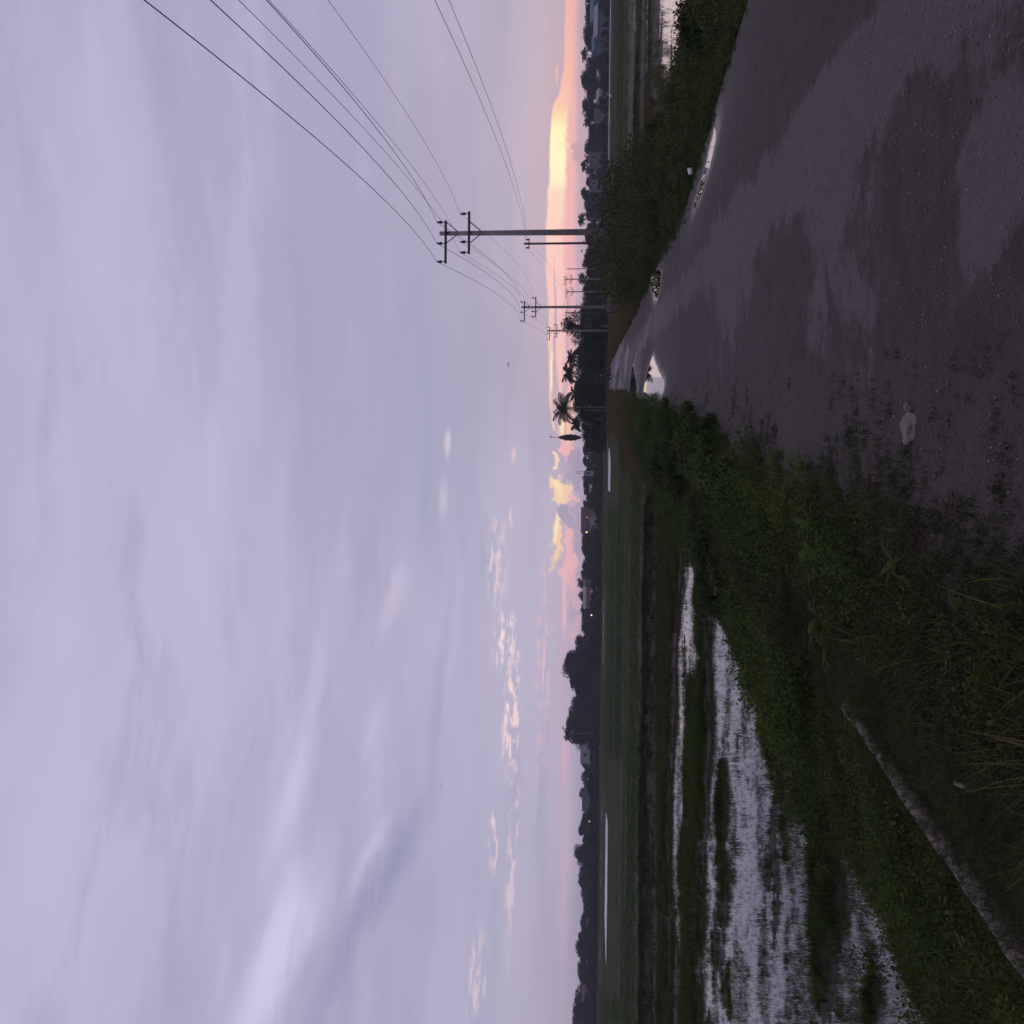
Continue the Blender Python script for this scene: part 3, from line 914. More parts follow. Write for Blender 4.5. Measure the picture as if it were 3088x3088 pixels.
# --- short green grass on the slope down to the water
x, y, z, g_ = cand(70000, 4.0, 60, p=1.3, seed=104)
c = x - SLOPE * y
dens = np.interp(c, [-5.6, -4.7, -4.2, -3.0, -2.6, -2.46, -2.0, -1.2, -.8], [0, .35, .9, 1, .8, .15, .5, .7, 0])
k = (g_.uniform(0, 1, len(x)) < dens) & (z > WATER_Z - .02)
pts = np.stack([x[k], y[k], z[k]], -1)
scatter('slope_grass', 'short green grass on the slope between the log and the water', 'grass', pts, g_.uniform(.6, 1.3, k.sum()) * np.where(y[k] < 8.6, np.interp(c[k], [-2.62, -2.48, -1.9, -1.4], [1, .38, .38, .9]), 1),
        [blade_mesh('slope_tuft', 34, .07, .2, .09, .006, .5, .9, M['slope'], 15), herb_mesh('slope_sprig', 8, .12, .03, 8, .08, [M['slope']], 16)], seed=6)

# --- seedlings and weeds in the flooded near field
x, y, z, g_ = cand(420000, 7.0, 36, -36, 12, p=1.2, seed=105)
c = x - SLOPE * y
land = sst(WATER_Z - .012, WATER_Z + .06, z)
pat = sst(.49, .57, fbm(x * .8, y * 1.0, 68, 5, .6))
k = (c < -3.9) & (g_.uniform(0, 1, len(x)) < np.maximum(land * .75 * (.35 + .65 * pat), .11 + .60 * pat)) & (z > WATER_Z - .25)
pts = np.stack([x[k], y[k], np.maximum(z[k], WATER_Z - .02)], -1)
scatter('field_weeds', 'thin rice stubble and weeds standing in the near flooded paddy', 'weeds', pts, g_.uniform(.45, 1.15, k.sum()) * (.55 + .7 * land[k]),
        [blade_mesh('stubble_sprig', 9, .07, .18, .03, .008, .4, .6, M['rice'], 21, 3), blade_mesh('stubble_sprig', 11, .06, .16, .04, .010, .45, .6, M['reed'], 20, 3), blade_mesh('field_weed', 22, .06, .16, .08, .006, .6, .8, M['slope'], 22, 3)], seed=7)

# --- bund with rank dark grass
x, y, z, g_ = cand(90000, 30, 66, -38, 38, p=.7, seed=106)
c = x - SLOPE * y
warp = (fbm(x * .12, y * .03, 31, 3) - .5) * 5
dens = np.exp(-((y + warp * .3 - 39.5) / 1.5) ** 2) + .12 * np.exp(-((y + warp - 34.5) / 3) ** 2)
dens = np.where(c > 9, .5 * np.exp(-((y + warp * .3 - 47) / 1.2) ** 2) + np.exp(-((y + warp * .3 - 61.5) / 1.9) ** 2), dens)
k = ((c < -3.4) | (c > 9)) & (g_.uniform(0, 1, len(x)) < dens * .9)
pts = np.stack([x[k], y[k], z[k]], -1)
scatter('bund_grass', 'dark rank grass along the earth bunds between the paddies', 'grass', pts, g_.uniform(.6, 1.4, k.sum()) * np.where((c[k] > 9) & (y[k] < 54), .45, 1),
        [blade_mesh('bund_tuft', 26, .06, .2, .16, .012, .5, .7, M['reed'], 25, 3)], seed=8)

# --- paddies beyond: rice
x, y, z, g_ = cand(150000, 40, 330, -38, 38, p=1.55, seed=107)
c = x - SLOPE * y
line = fbm(x * .02, y * .22, 71, 4)
lowk = sst(WATER_Z - .005, WATER_Z + .05, z)
k = ((c < -3.6) | (c > 9.5)) & (g_.uniform(0, 1, len(x)) < lowk * (.35 + .65 * sst(.35, .6, line))) & ~((y > 118) & (c > -10) & (c < 22))
_ = height(x, y); keep_ = 1 - .8 * LOWROW
pts = np.stack([x[k], y[k], z[k]], -1)
scatter('rice_crop', 'green rice growing in rows across the far paddies', 'rice', pts, g_.uniform(.7, 1.2, k.sum()) * (.55 + .9 * line[k]) * np.interp(y[k], [40, 150, 330], [.8, 1.2, 1.8]) * keep_[k],
        [blade_mesh('rice_hill', 16, .08, .22, .22, .016, .5, .7, M['rice'], s, 3) for s in (27, 28)], seed=9)

# --- dry grass lining the far lane
x, y, z, g_ = cand(90000, 24, 162, -8, 26, p=1.2, seed=108)
c = x - SLOPE * y - road_c(y)
le_, ri_ = edges(y)
_ = height(x, y); keep2 = 1 - .85 * LOWROW
dr = np.interp(c - ri_, [-.1, .15, 1.2, 6, 12], [0, 1, 1, .7, 0]) * sst(32, 50, y)
dl = np.interp(c - le_, [-6, -3.5, -.6, -.15, .1], [0, .7, 1, .8, 0]) * sst(36, 62, y)
k = g_.uniform(0, 1, len(x)) < np.maximum(dr, dl)
pts = np.stack([x[k], y[k], z[k]], -1)
scatter('dry_grass', 'rusty dry grass lining both sides of the far lane', 'grass', pts, g_.uniform(.5, 1.1, k.sum()) * np.interp(y[k], [25, 60, 120], [.6, 1, 1.3]) * keep2[k],
        [blade_mesh('dry_tuft', 24, .2, .62, .16, .012, .3, .7, M['dry'], 31, 4), blade_mesh('dry_tuft', 24, .2, .62, .16, .012, .3, .7, M['dry'], 33, 4), blade_mesh('green_tuft', 24, .2, .5, .16, .012, .3, .7, M['slope'], 32, 4)], seed=10)

# --- right bank undergrowth
x, y, z, g_ = cand(70000, 9, 60, 4, 42, p=1.1, seed=109)
c = x - SLOPE * y
le_, ri_ = edges(y)
dens = np.interp(c - ri_, [-.25, .1, .6, 4.5, 6.5], [0, .8, 1, 1, 0])
k = g_.uniform(0, 1, len(x)) < dens
k &= ~((x / y > .37) & (c - ri_ > np.interp(x / y, [.37, .42, .5], [5.5, 4.6, 3.9])))
for pl in pud_pts[2:4]:
    k &= seg_dist(np.stack([x, y], -1), pl, .3) > .03
pts = np.stack([x[k], y[k], z[k]], -1)
cr_ = (c - ri_)[k]
scatter('bank_undergrowth', 'thick green grass and creepers on the right bank of the lane', 'undergrowth', pts, g_.uniform(.55, 1.2, k.sum()) * np.interp(cr_, [0, .8, 2.5, 6], [.3, .75, 1.2, .8]) * (.45 + 1.1 * fbm(x[k] * .9, y[k] * .5, 93, 3)),
        [herb_mesh('creeper_clump', 9, .26, .06, 13, .16, [M['shrub']], s) for s in (35, 36)] + [blade_mesh('bank_tuft', 30, .15, .42, .14, .009, .4, 1.0, M['slope'], 37)], seed=11)

x, y, z, g_ = cand(5000, 9, 60, 4, 42, p=1.1, seed=119)
c = x - SLOPE * y
le_, ri_ = edges(y)
k = (c - ri_ > .3) & (c - ri_ < 5) & (g_.uniform(0, 1, len(x)) < sst(.45, .6, fbm(x * .7, y * .4, 97, 3)))
pts = np.stack([x[k], y[k], z[k]], -1)
scatter('bank_stalks', 'tall pale grass stalks rising from the right bank', 'grass', pts, g_.uniform(.6, 1.2, k.sum()) * np.interp((c - ri_)[k], [.3, 1, 3], [.45, .8, 1.1]),
        [blade_mesh('stalk_clump', 12, .4, .85, .14, .008, .3, .9, M['tall'], s, 5) for s in (51, 52)], seed=13)

# --- loose stones on the lane
def stone_mesh(name, mat, seed, rough=.25, sub=2, sc=(1, .8, .6)):
    import bmesh
    bm = bmesh.new(); bmesh.ops.create_icosphere(bm, subdivisions=sub, radius=1)
    g_ = random.Random(seed); off = g_.random() * 50
    from mathutils import noise as mn
    for v in bm.verts:
        d = 1 + rough * mn.noise(v.co * 1.3 + Vector((off, off, 0))) * 2 + rough * .4 * mn.noise(v.co * 4 + Vector((off, 0, 0)))
        v.co = Vector((v.co.x * sc[0], v.co.y * sc[1], v.co.z * sc[2])) * d
    me_ = bpy.data.meshes.new(name); bm.to_mesh(me_); bm.free(); me_.materials.append(mat)
    return me_
def f_stone(t):
    r = rnd(t)
    return bsdf(t, t.mix(r, (.06, .05, .052), (.26, .23, .24)), .75, .4)
M['stone'] = material('loose_stone', f_stone)
M['rock'] = plain('pale_rock', (.17, .148, .135), .9, .3, 9, bmp=.6)
x, y, z, g_ = cand(26000, 3.6, 18, -12, 34, p=1.6, seed=110)
c = x - SLOPE * y
le_, ri_ = edges(y)
k = (c > le_ - 1.2) & (c < ri_ - .05) & (g_.uniform(0, 1, len(x)) < .15 + .6 * sst(.45, .65, fbm(x * .9, y * .5, 91, 3)))
pts = np.stack([x[k], y[k], np.where(c[k] > le_[k] - .4, .003, z[k] + .004)], -1)
scatter('loose_gravel', 'loose grit and small stones strewn over the lane', 'gravel', pts, .002 + .006 * g_.uniform(0, 1, k.sum()) ** 3,
        [stone_mesh('grit', M['stone'], s, sub=1) for s in (1, 2, 3)], seed=12)

# ------------------------------------------------------------------ log, stones, litter on the verge
def f_log(t):
    p = objc(t)
    n = t.noise(t.vmath('MULTIPLY', p, (9, .8, 9)), 1.5, 6, .7).outputs[0]
    n2 = t.noise(p, 2.2, 5, .65).outputs[0]
    c = t.mix(t.mapr(n, .3, .7), (.10, .082, .072), (.22, .185, .165))
    c = t.mix(t.mapr(n2, .5, .68), c, (.05, .052, .030))
    return bsdf(t, c, .9, .3, bump(t, n, .8, .02))
M['log'] = material('weathered_wood', f_log)
mb = MB()
lp_a, lp_b = on_plane(3150, 2925, -.30), on_plane(2570, 2128, -.25)
lp = [lp_a.lerp(lp_b, k_ / 4) for k_ in range(5)]
lp2 = []
for i in range(len(lp) - 1):
    for j in range(6):
        f = j / 6; q = lp[i].lerp(lp[i + 1], f)
        q.z += .006 * math.sin(i * 3 + j * 1.1); q.x += .006 * math.sin(i * 2.2 + j * .8)
        lp2.append(q)
lp2.append(lp[-1])
base = lp2[0].copy()
mb.tube([q - base + Vector((0, 0, .045)) for q in lp2], [.060 - .022 * i / (len(lp2) - 1) + .004 * math.sin(i * 1.7) for i in range(len(lp2))], 14)
o = mb.build('fallen_log', M['log'], smooth=True); o.location = base
tag(o, 'long thin grey weathered log lying along the left bank in the grass', 'log')
lp = [on_plane(2470, 1990, -.27), on_plane(2380, 1890, -.26), on_plane(2300, 1795, -.26), on_plane(2235, 1735, -.27)]
mb = MB(); base = lp[0].copy()
mb.tube([q - base for q in lp], [.03, .028, .03, .022], 10)
o = mb.build('dead_branch', M['log'], smooth=True); o.location = base
tag(o, 'slim pale dead branch half hidden in herbs beyond the log', 'branch')
mb = MB(); p = on_plane(2985, 2415, -.10)
mb.tube([Vector((0, 0, -.12)), Vector((.03, .05, .05)), Vector((.05, .09, .12))], [.016, .014, .008], 8)
o = mb.build('broken_stick', M['log'], smooth=True); o.location = p
tag(o, 'short pale broken stick poking out of the tall grass right of the log', 'stick')

def rock(px, py, z, size, seed, label, name='rock', sc=(1, .8, .6), rz=0.0):
    p = on_plane(px, py, z)
    o = put(name, stone_mesh(name, M['rock'], seed, .3, 3, sc), None, (p.x, p.y, p.z + size * .25), rz, size)
    tag(o, label, 'stone', 'pale stones on the left verge')
rock(2755, 1290, -.012, .075, 4, 'largest pale stone, flat, at the left edge of the lane', sc=(.95, 1, .45), rz=.4)
rock(2742, 1228, 0, .032, 5, 'little pale stone beside the flat one on the lane edge', sc=(1, .6, .6), rz=1.0)
rock(2282, 1782, -.22, .105, 6, 'pale grey lump of stone among herbs beside the dead branch', sc=(1, .7, .8), rz=.7)
rock(2632, 1058, 0, .018, 7, 'tiny white pebble out on the bare lane')
M['white'] = plain('white_plastic', (.55, .55, .56), .5, .1, 5)
def litter(px, py, z, s, label, rz):
    p = on_plane(px, py, z); mb = MB()
    prof = [(.028, 0), (.033, .03), (.037, .075), (.039, .078), (.035, .076), (.030, .03), (.026, .004)]
    mb.lathe((0, 0, 0), prof, 12)
    o = mb.build('plastic_cup', M['white'], smooth=True)
    o.location = p; o.rotation_euler = (R(80), .2, rz); o.scale = (s,) * 3
    tag(o, label, 'cup', 'white litter in the grass')
litter(2158, 1344, -.02, 1.0, 'white plastic cup in the green weeds left of the lane', .4)
litter(2083, 525, .12, 1.2, 'white plastic cup lying in the right bank by the long puddle', 1.4)

tus = [blade_mesh('grass_tussock', 60, .06, .17, .12, .008, .7, .7, m_, s_, 3) for m_, s_ in ((M['reed'], 71), (M['slope'], 72), (M['reed'], 73))]
for i, (px, py, sz) in enumerate([(2115, 1878, 1.3), (2138, 1915, 1.5), (2145, 1935, 1.1), (2420, 2330, .8), (2245, 2480, 1.1), (2365, 2580, 1.0), (2450, 2535, .7), (2210, 2650, 1.4), (2225, 2560, 1.5), (2330, 2900, .9), (2300, 2380, .9), (2480, 2720, .9), (2200, 2400, 1.3), (2255, 2930, 1.0), (2660, 2975, .7), (2420, 2690, .8), (2190, 2130, 1.2), (2260, 2240, .9), (2570, 2900, .9), (2215, 2300, 1.2), (2228, 2345, 1.1), (2350, 2240, .8), (2385, 2480, .8), (2290, 2770, 1.0), (2400, 3010, .9), (2530, 2610, .7)]):
    p = on_plane(px, py, WATER_Z)
    o = put('grass_tussock', tus[i % 3], None, (p.x, p.y, WATER_Z - .01), i * .9, sz)
    tag(o, 'dark grassy tussock standing out of the shallow water in the near paddy', 'tussock', 'grass tussocks in the near flooded paddy')

# ------------------------------------------------------------------ ferns and shrubs as individuals
def fern_mesh(name, n, L_, seed):
    g_ = np.random.default_rng(seed); C_ = []; vs = []; qs = []
    for k in range(n):
        a = k * 6.283 / n + g_.normal(0, .25); th = g_.uniform(.25, .55); p = np.array([0, 0, 0.0]); l_ = L_ * g_.uniform(.7, 1.1)
        N_ = 13
        for s_ in range(N_):
            d = np.array([math.sin(th) * math.cos(a), math.sin(th) * math.sin(a), math.cos(th)])
            side = np.array([-math.sin(a), math.cos(a), 0])
            f = s_ / (N_ - 1); wl = l_ * .13 * math.sin(math.pi * min(1, .12 + f * .9)) 
            for sg in (-1, 1):
                b = len(vs); tip = p + side * sg * wl + d * wl * .45 - np.array([0, 0, wl * .25])
                vs += [p, p + d * l_ * .03, tip, p + d * l_ * .055 + side * sg * wl * .35]
                qs.append((b, b + 1, b + 3, b + 2) if sg > 0 else (b, b + 2, b + 3, b + 1))
            b = len(vs); q = p + d * l_ / N_
            vs += [p - side * .003, p + side * .003, q + side * .003, q - side * .003]; qs.append((b, b + 1, b + 2, b + 3))
            p = q; th += 1.75 / N_
    return np_mesh(name, np.array(vs), np.array(qs), None, [M['fern']], False)
fm = [fern_mesh('fern', 7, .30, s) for s in (1, 2)]
ferns = [(2440, 1565, -.1, .9, 'yellow green fern nearest the gravel verge'),
         (2475, 1585, -.12, 1.0, 'yellow green fern with the longest arching fronds'),
         (2500, 1680, -.15, 1.2, 'small bright fern between the long fronded one and the branch'),
         (2520, 1865, -.25, 1.35, 'fern just right of the dead branch end'),
         (2545, 1925, -.25, 1.2, 'fern beside the thin end of the log'),
         (2420, 1950, -.3, 1.1, 'low fern left of the dead branch'),
         (2700, 1700, -.08, .7, 'lone pale fern near the tall grass corner'),
         (2620, 2110, -.28, 1.1, 'half hidden fern at the thin tip of the log')]
for i, (px, py, z, s, lab) in enumerate(ferns):
    p = on_plane(px, py, z + .12)
    zz = float(height(np.array([p.x]), np.array([p.y]))[0])
    o = put('fern', fm[i % 2], None, (p.x, p.y, zz + .06), i * 1.3, s)
    tag(o, lab, 'fern', 'ferns on the left bank')

def shrub_meshes(seed, n, rad, h, leaf, lm, bulk=6):
    g_ = np.random.default_rng(seed)
    cl = []; st = MB()
    for k in range(bulk):
        a = g_.uniform(0, 6.283); r_ = rad * math.sqrt(g_.uniform(.02, .8)); z_ = h * g_.uniform(.3, .85) * (1 - .45 * (r_ / rad) ** 2)
        cc_ = np.array([r_ * math.cos(a), r_ * math.sin(a), z_])
        cl.append((cc_, rad * g_.uniform(.25, .5)))
        st.tube([(cc_[0] * .1, cc_[1] * .1, -.05), (cc_[0] * .4, cc_[1] * .4, z_ * .5), cc_ + np.array([0, 0, h * .12])], [.014 * h + .004, .010 * h + .002, .004], 5)
    C_ = []
    for k in range(n):
        cc_, rr_ = cl[g_.integers(0, bulk)]
        d = g_.normal(0, 1, 3); d /= np.linalg.norm(d); d[2] *= .8
        C_.append(cc_ + d * rr_ * g_.uniform(.3, 1.15) ** .6 + g_.normal(0, rad * .05, 3))
    C_ = np.array(C_); C_[:, 2] = np.abs(C_[:, 2])
    v, q = leaf_quads(C_, leaf, g_, .4)
    return np_mesh('foliage', v, q, None, [lm]), st.mesh('stems', M['bark'])
def shrub(meshes, x, y, z, s, rz, label, group, name='leafy_shrub'):
    r_ = empty(name, (x, y, z), rz, s)
    put('foliage', meshes[0], r_); put('stems', meshes[1], r_)
    tag(r_, label, 'shrub', group)
SH = [shrub_meshes(s, 1500, .55, .6, .075, M['shrub'], 9) for s in (41, 42, 43)]
SHd = [shrub_meshes(s, 1300, .5, .55, .07, M['herb'], 8) for s in (44, 45)]
TW = [shrub_meshes(s, 2400, 1.5, 2.2, .095, M['twig_leaf'], 34) for s in (46, 47)]
g_ = np.random.default_rng(5)
n_r = 0
while n_r < 64:
    yy_ = g_.uniform(11, 34); cr2 = g_.uniform(1.0, 5.2)
    _, re = edges(np.array([yy_])); c_ = float(re[0]) + cr2
    x_ = c_ + SLOPE * yy_
    if not (.27 < x_ / yy_ < .66) or (x_ / yy_ > .37 and cr2 > 3.4): continue
    z_ = float(height(np.array([x_]), np.array([yy_]))[0])
    shrub(SH[n_r % 3], x_, yy_, z_ - .03, g_.uniform(.5, 1.5) * (.55 + .13 * cr2), g_.uniform(0, 6), 'low bright green leafy shrub crowding the right bank of the lane', 'low shrubs on the right bank')
    n_r += 1
# taller olive scrub before the first pole
tw = [(1800, 560, 30.0, .95), (1790, 625, 32.5, 1.05), (1782, 705, 33.5, 1.15), (1800, 780, 36.0, 1.1), (1850, 600, 26.5, .7), (1855, 690, 29, .75), (1835, 850, 41, .8), (1840, 505, 27, .65), (1840, 755, 31, .65), (1840, 650, 35, 1.0)]
for i, (px, py, d, s) in enumerate(tw):
    p = at_dist(1850, py, d); z_ = float(height(np.array([p.x]), np.array([d]))[0])
    shrub(TW[i % 2], p.x, d, z_ - .05, s, i * 1.7, 'tall twiggy olive bush on the right bank in front of the nearest pole', 'twiggy bushes before the nearest pole', 'twiggy_bush')
lb = [(2080, 1290, .8), (2040, 1330, .9), (2110, 1400, 1.0), (2065, 1420, 1.0), (2130, 1345, .7), (2150, 1450, .8), (2010, 1260, .8), (2035, 1460, .8), (2195, 1520, .7), (2240, 1600, .6), (2085, 1520, .7), (1985, 1340, .8), (1960, 1290, .8)]
for i, (px, py, s) in enumerate(lb):
    p = on_plane(px, py, .1)
    z_ = float(height(np.array([p.x]), np.array([p.y]))[0])
    lbl = 'bright green leafy bush on the left verge beside the big puddle' if i in (2, 3, 5) else 'dark leafy bush on the left verge between the lane and the paddy'
    shrub(SH[i % 3] if i in (2, 3, 5) else SHd[i % 2], p.x, p.y, z_ - .03, s, i * 2.1, lbl, 'bright bushes on the left verge' if i in (2, 3, 5) else 'dark bushes on the left verge')

g_ = np.random.default_rng(15)
n_l = 0
while n_l < 40:
    yy_ = 7.5 * (30 / 7.5) ** g_.uniform(0, 1); c_ = g_.uniform(-3.3, -.75)
    if yy_ < 9.5 and c_ < -1.3: continue
    x_ = c_ + SLOPE * yy_
    z_ = float(height(np.array([x_]), np.array([yy_]))[0])
    shrub(SHd[n_l % 2] if n_l % 3 else SH[n_l % 3], x_, yy_, z_ - .03, g_.uniform(.45, .95) * (1 if yy_ > 11 else .6), g_.uniform(0, 6), 'small bushy weed in the ragged belt on the left bank of the lane', 'bushy weeds on the left bank', 'weed_bush')
    n_l += 1

# ------------------------------------------------------------------ power line
PH = 8.75
def pole_parts(root):
    mb = MB(); mb.tube([(0, 0, -.6), (0, 0, PH * .5), (0, 0, PH)], [.155, .125, .092], 14); mb.build('shaft', M['concrete'], root, True)
    arms = [(PH - .29, -1.36, .54, [-1.28, -.47, .47]), (PH - 1.34, -.95, .93, [-.88, -.41, .83])]
    for za, a, b, ins in arms:
        mb = MB(); mb.box(((a + b) / 2, -.13, za), (b - a, .08, .10)); mb.build('crossarm', M['iron'], root)
        for sgn in (-1, 1):
            mb = MB(); mb.tube([(sgn * .47, -.14, za - .03), (sgn * .07, -.11, za - .52)], .022, 6); mb.build('brace', M['iron'], root)
        for xi in ins:
            mb = MB()
            mb.lathe((xi, -.13, za + .04), [(.022, 0), (.022, .12), (.05, .13), (.085, .15), (.05, .18), (.075, .20), (.045, .24), (.06, .27), (.038, .30), (.042, .34), (.02, .36)], 10)
            mb.build('insulator', M['porcelain'], root, True)
INS = [(-1.28, PH - .29 + .40), (-.47, PH - .29 + .40), (.47, PH - .29 + .40), (-.88, PH - 1.34 + .40), (-.41, PH - 1.34 + .40), (.83, PH - 1.34 + .40)]
def along(i):  # poles stand 49 m apart along the lane
    return Vector((12.45 + 6.55 * (i - 1), 45.5 + 49.2 * (i - 1), 0))
LINE_RZ = -math.atan2(6.55, 49.2)
pole_labels = {1: 'nearest tall concrete power pole with two crossarms behind the olive bush', 2: 'second concrete power pole beside the far lane in dry grass', 3: 'third concrete power pole in front of the gappy broad tree'}
first = None
PB = {}
for i in (1, 2, 3):
    p = along(i); p.z = 0
    if first is None:
        first = empty('power_pole', p, LINE_RZ * .3); pole_parts(first); o = first
    else:
        o = copy_thing(first, p, LINE_RZ * .3)
    tag(o, pole_labels[i], 'power pole', 'concrete power poles along the lane'); PB[i] = (p, LINE_RZ * .3, 1.0)
far_poles = [(880, 206, 1706, 'far power pole above the trees, nearer the second pole', .3), (842, 200, 1702, 'far power pole above the trees, farther from the second pole', .35), (923, 300, 1738, 'smallest far power pole peeping over trees behind the second pole', .2)]
for i, (py, d, pt, lab, rz) in enumerate(far_poles):
    top = at_dist(pt, py, d); p = Vector((top.x, top.y, -.4)); s = (top.z + .4) / PH
    o = copy_thing(first, p, rz, s); tag(o, lab, 'power pole', 'concrete power poles far off'); PB[4 + i] = (p, rz, s)
def tip(i, k):
    p, rz, s = PB[i]; x_, z_ = INS[k]
    return Vector((p.x + (x_ * math.cos(rz) + .13 * math.sin(rz)) * s, p.y + (x_ * math.sin(rz) - .13 * math.cos(rz)) * s, p.z + z_ * s))
def span(a, b, sag, n=28):
    out = []
    for j in range(n + 1):
        f = j / n; q = a.lerp(b, f); q.z -= sag * 4 * f * (1 - f); out.append(q)
    return out
wl = ['thick overhead wire farthest left on the upper crossarms', 'thick overhead wire in the middle of the upper crossarms', 'thick overhead wire on the right end of the upper crossarms',
      'thin overhead wire on the left end of the lower crossarms', 'thin overhead wire left of the shaft on the lower crossarms', 'thin overhead wire on the right end of the lower crossarms']
for k in range(6):
    p0 = along(0); c_, s_ = math.cos(LINE_RZ * .3), math.sin(LINE_RZ * .3)
    a0 = Vector((p0.x + INS[k][0] * c_, p0.y + INS[k][0] * s_, INS[k][1]))
    pts = span(a0, tip(1, k), 1.15 if k < 3 else .95) + span(tip(1, k), tip(2, k), 1.0)[1:] + span(tip(2, k), tip(3, k), .9, 18)[1:] + span(tip(3, k), tip(4, k), .9, 14)[1:] + span(tip(4, k), tip(5, k), .4, 8)[1:]
    mb = MB(); mb.tube(pts, .0095 if k < 3 else .0055, 6)
    tag(mb.build('overhead_wire', M['wire'], None, True), wl[k], 'wire', 'overhead power wires')
# slim service poles
def slim_pole(p, h, label):
    r_ = empty('service_pole', p)
    mb = MB(); mb.tube([(0, 0, -.4), (0, 0, h)], [.065, .05], 10); mb.build('shaft', M['iron'], r_, True)
    mb = MB(); mb.box((0, 0, h - .25), (.5, .05, .05)); mb.build('bracket', M['iron'], r_)
    for sg in (-1, 1):
        mb = MB(); mb.lathe((sg * .2, 0, h - .23), [(.02, 0), (.045, .04), (.03, .08), (.045, .1), (.015, .14)], 8); mb.build('insulator', M['porcelain'], r_, True)
    tag(r_, label, 'pole', 'slim service poles'); return r_
t1 = at_dist(1580, 735, 50); t2 = at_dist(1703, 943, 121)
slim_pole((t1.x, t1.y, -.3), t1.z + .3, 'slim dark service pole close behind the nearest power pole')
slim_pole((t2.x, t2.y, -.2), t2.z + .2, 'slim dark service pole left of the second power pole')
t3 = at_dist(1710, 811, 212)
mb = MB(); mb.tube([(0, 0, -.4), (0, 0, t3.z + .4)], [.12, .09], 8)
o = mb.build('bare_pole', M['concrete'], None, True); o.location = (t3.x, t3.y, -.4); tag(o, 'bare pole without crossarms above the far trees', 'pole')
for sg, lab in ((-.2, 'lower left service wire sweeping to the right edge'), (.2, 'lower right service wire sweeping to the right edge')):
    q0 = Vector((5.7 - 1.6 + sg * 1.4, -11, 5.0)); q1 = Vector((t1.x + sg, t1.y, t1.z - .12)); q2 = Vector((t2.x + sg, t2.y, t2.z - .12))
    mb = MB(); mb.tube(span(q0, q1, .95) + span(q1, q2, .9)[1:], .005, 5)
    tag(mb.build('service_wire', M['wire'], None, True), lab, 'wire', 'service wires')

# ------------------------------------------------------------------ trees
def tree_meshes(seed, H_, Wd, n, leaf, low=.12, bulk=16, lm='tree', gap=.0):
    g_ = np.random.default_rng(seed)
    blobs = []; tk = MB()
    tk.tube([(0, 0, -.3), (g_.normal(0, .1), g_.normal(0, .1), H_ * .3), (g_.normal(0, .2), g_.normal(0, .2), H_ * .62)], [.035 * H_, .024 * H_, .010 * H_], 8)
    for k in range(bulk):
        a = g_.uniform(0, 6.283); f = low + (1 - low) * (k + g_.uniform(0, 1)) / bulk
        env = math.sin(math.pi * min(1, max(0.08, (f - low) / (1 - low) * .72 + .26))) ** .7
        r_ = Wd * .5 * env * math.sqrt(g_.uniform(.05, 1)) * .8
        c_ = np.array([r_ * math.cos(a), r_ * math.sin(a), H_ * ((.05 if low < .1 else .12) + (.85 if low < .1 else .78) * f)])
        blobs.append((c_, Wd * g_.uniform(.12, .22)))
        tk.tube([(0, 0, H_ * (.2 + .3 * g_.uniform(0, 1))), (c_[0] * .55, c_[1] * .55, c_[2] * .82), c_], [.011 * H_, .007 * H_, .003 * H_], 5)
    C_ = []
    for k in range(n):
        c_, rr_ = blobs[g_.integers(0, bulk)]
        d = g_.normal(0, 1, 3); d /= np.linalg.norm(d); d[2] *= .75
        C_.append(c_ + d * rr_ * (g_.uniform(.15, 1) ** .5) * g_.uniform(.8, 1.25))
    C_ = np.array(C_); C_[:, 2] = np.clip(C_[:, 2], .1, None)
    v, q = leaf_quads(C_, leaf, g_, .3)
    return np_mesh('crown', v, q, None, [M[lm]]), tk.mesh('trunk', M['bark'])

def palm_meshes(seed, H_, L_, n, lean=.4, wl_=.085):
    g_ = np.random.default_rng(seed); tk = MB()
    la = g_.uniform(0, 6.283); top = np.array([math.cos(la) * lean, math.sin(la) * lean, H_])
    tk.tube([(0, 0, -.3), (top[0] * .2, top[1] * .2, H_ * .4), (top[0] * .6, top[1] * .6, H_ * .75), top], [.17, .13, .11, .10], 8)
    vs = []; qs = []
    for k in range(n):
        a = k * 2.399 + g_.normal(0, .2); th = .15 + 1.45 * (k / n) + g_.normal(0, .08); p = top.copy(); l_ = L_ * g_.uniform(.7, 1.1); N_ = 30
        for s_ in range(N_):
            d = np.array([math.sin(th) * math.cos(a), math.sin(th) * math.sin(a), math.cos(th)])
            side = np.array([-math.sin(a), math.cos(a), 0]); upv = np.cross(side, d)
            f = s_ / (N_ - 1); wl2 = l_ * .30 * (math.sin(math.pi * (.15 + .8 * f)) ** .6)
            q = p + d * l_ / N_
            for sg in (-1, 1):
                droop_ = np.array([0, 0, -wl2 * (.5 + .6 * f)])
                b = len(vs); t_ = p + side * sg * wl2 * .8 + d * wl2 * .55 + droop_
                m_ = (p + t_) / 2 + np.array([0, 0, .06 * wl2])
                vs += [p, p + d * wl_, m_ + d * wl_ * .7, m_, t_]
                qs.append((b, b + 1, b + 2, b + 3)); qs.append((b + 3, b + 2, b + 4, b + 4))
            b = len(vs); vs += [p - side * .03, p + side * .03, q + side * .025, q - side * .025]; qs.append((b, b + 1, b + 2, b + 3))
            p = q; th += 1.35 / N_ * (.6 + f)
    quads_ = [q for q in qs if q[2] != q[3]]; tris_ = [q[:3] for q in qs if q[2] == q[3]]
    return np_mesh('fronds', np.array(vs), np.array(quads_), np.array(tris_), [M['palm']]), tk.mesh('trunk', M['paletrunk'], True)

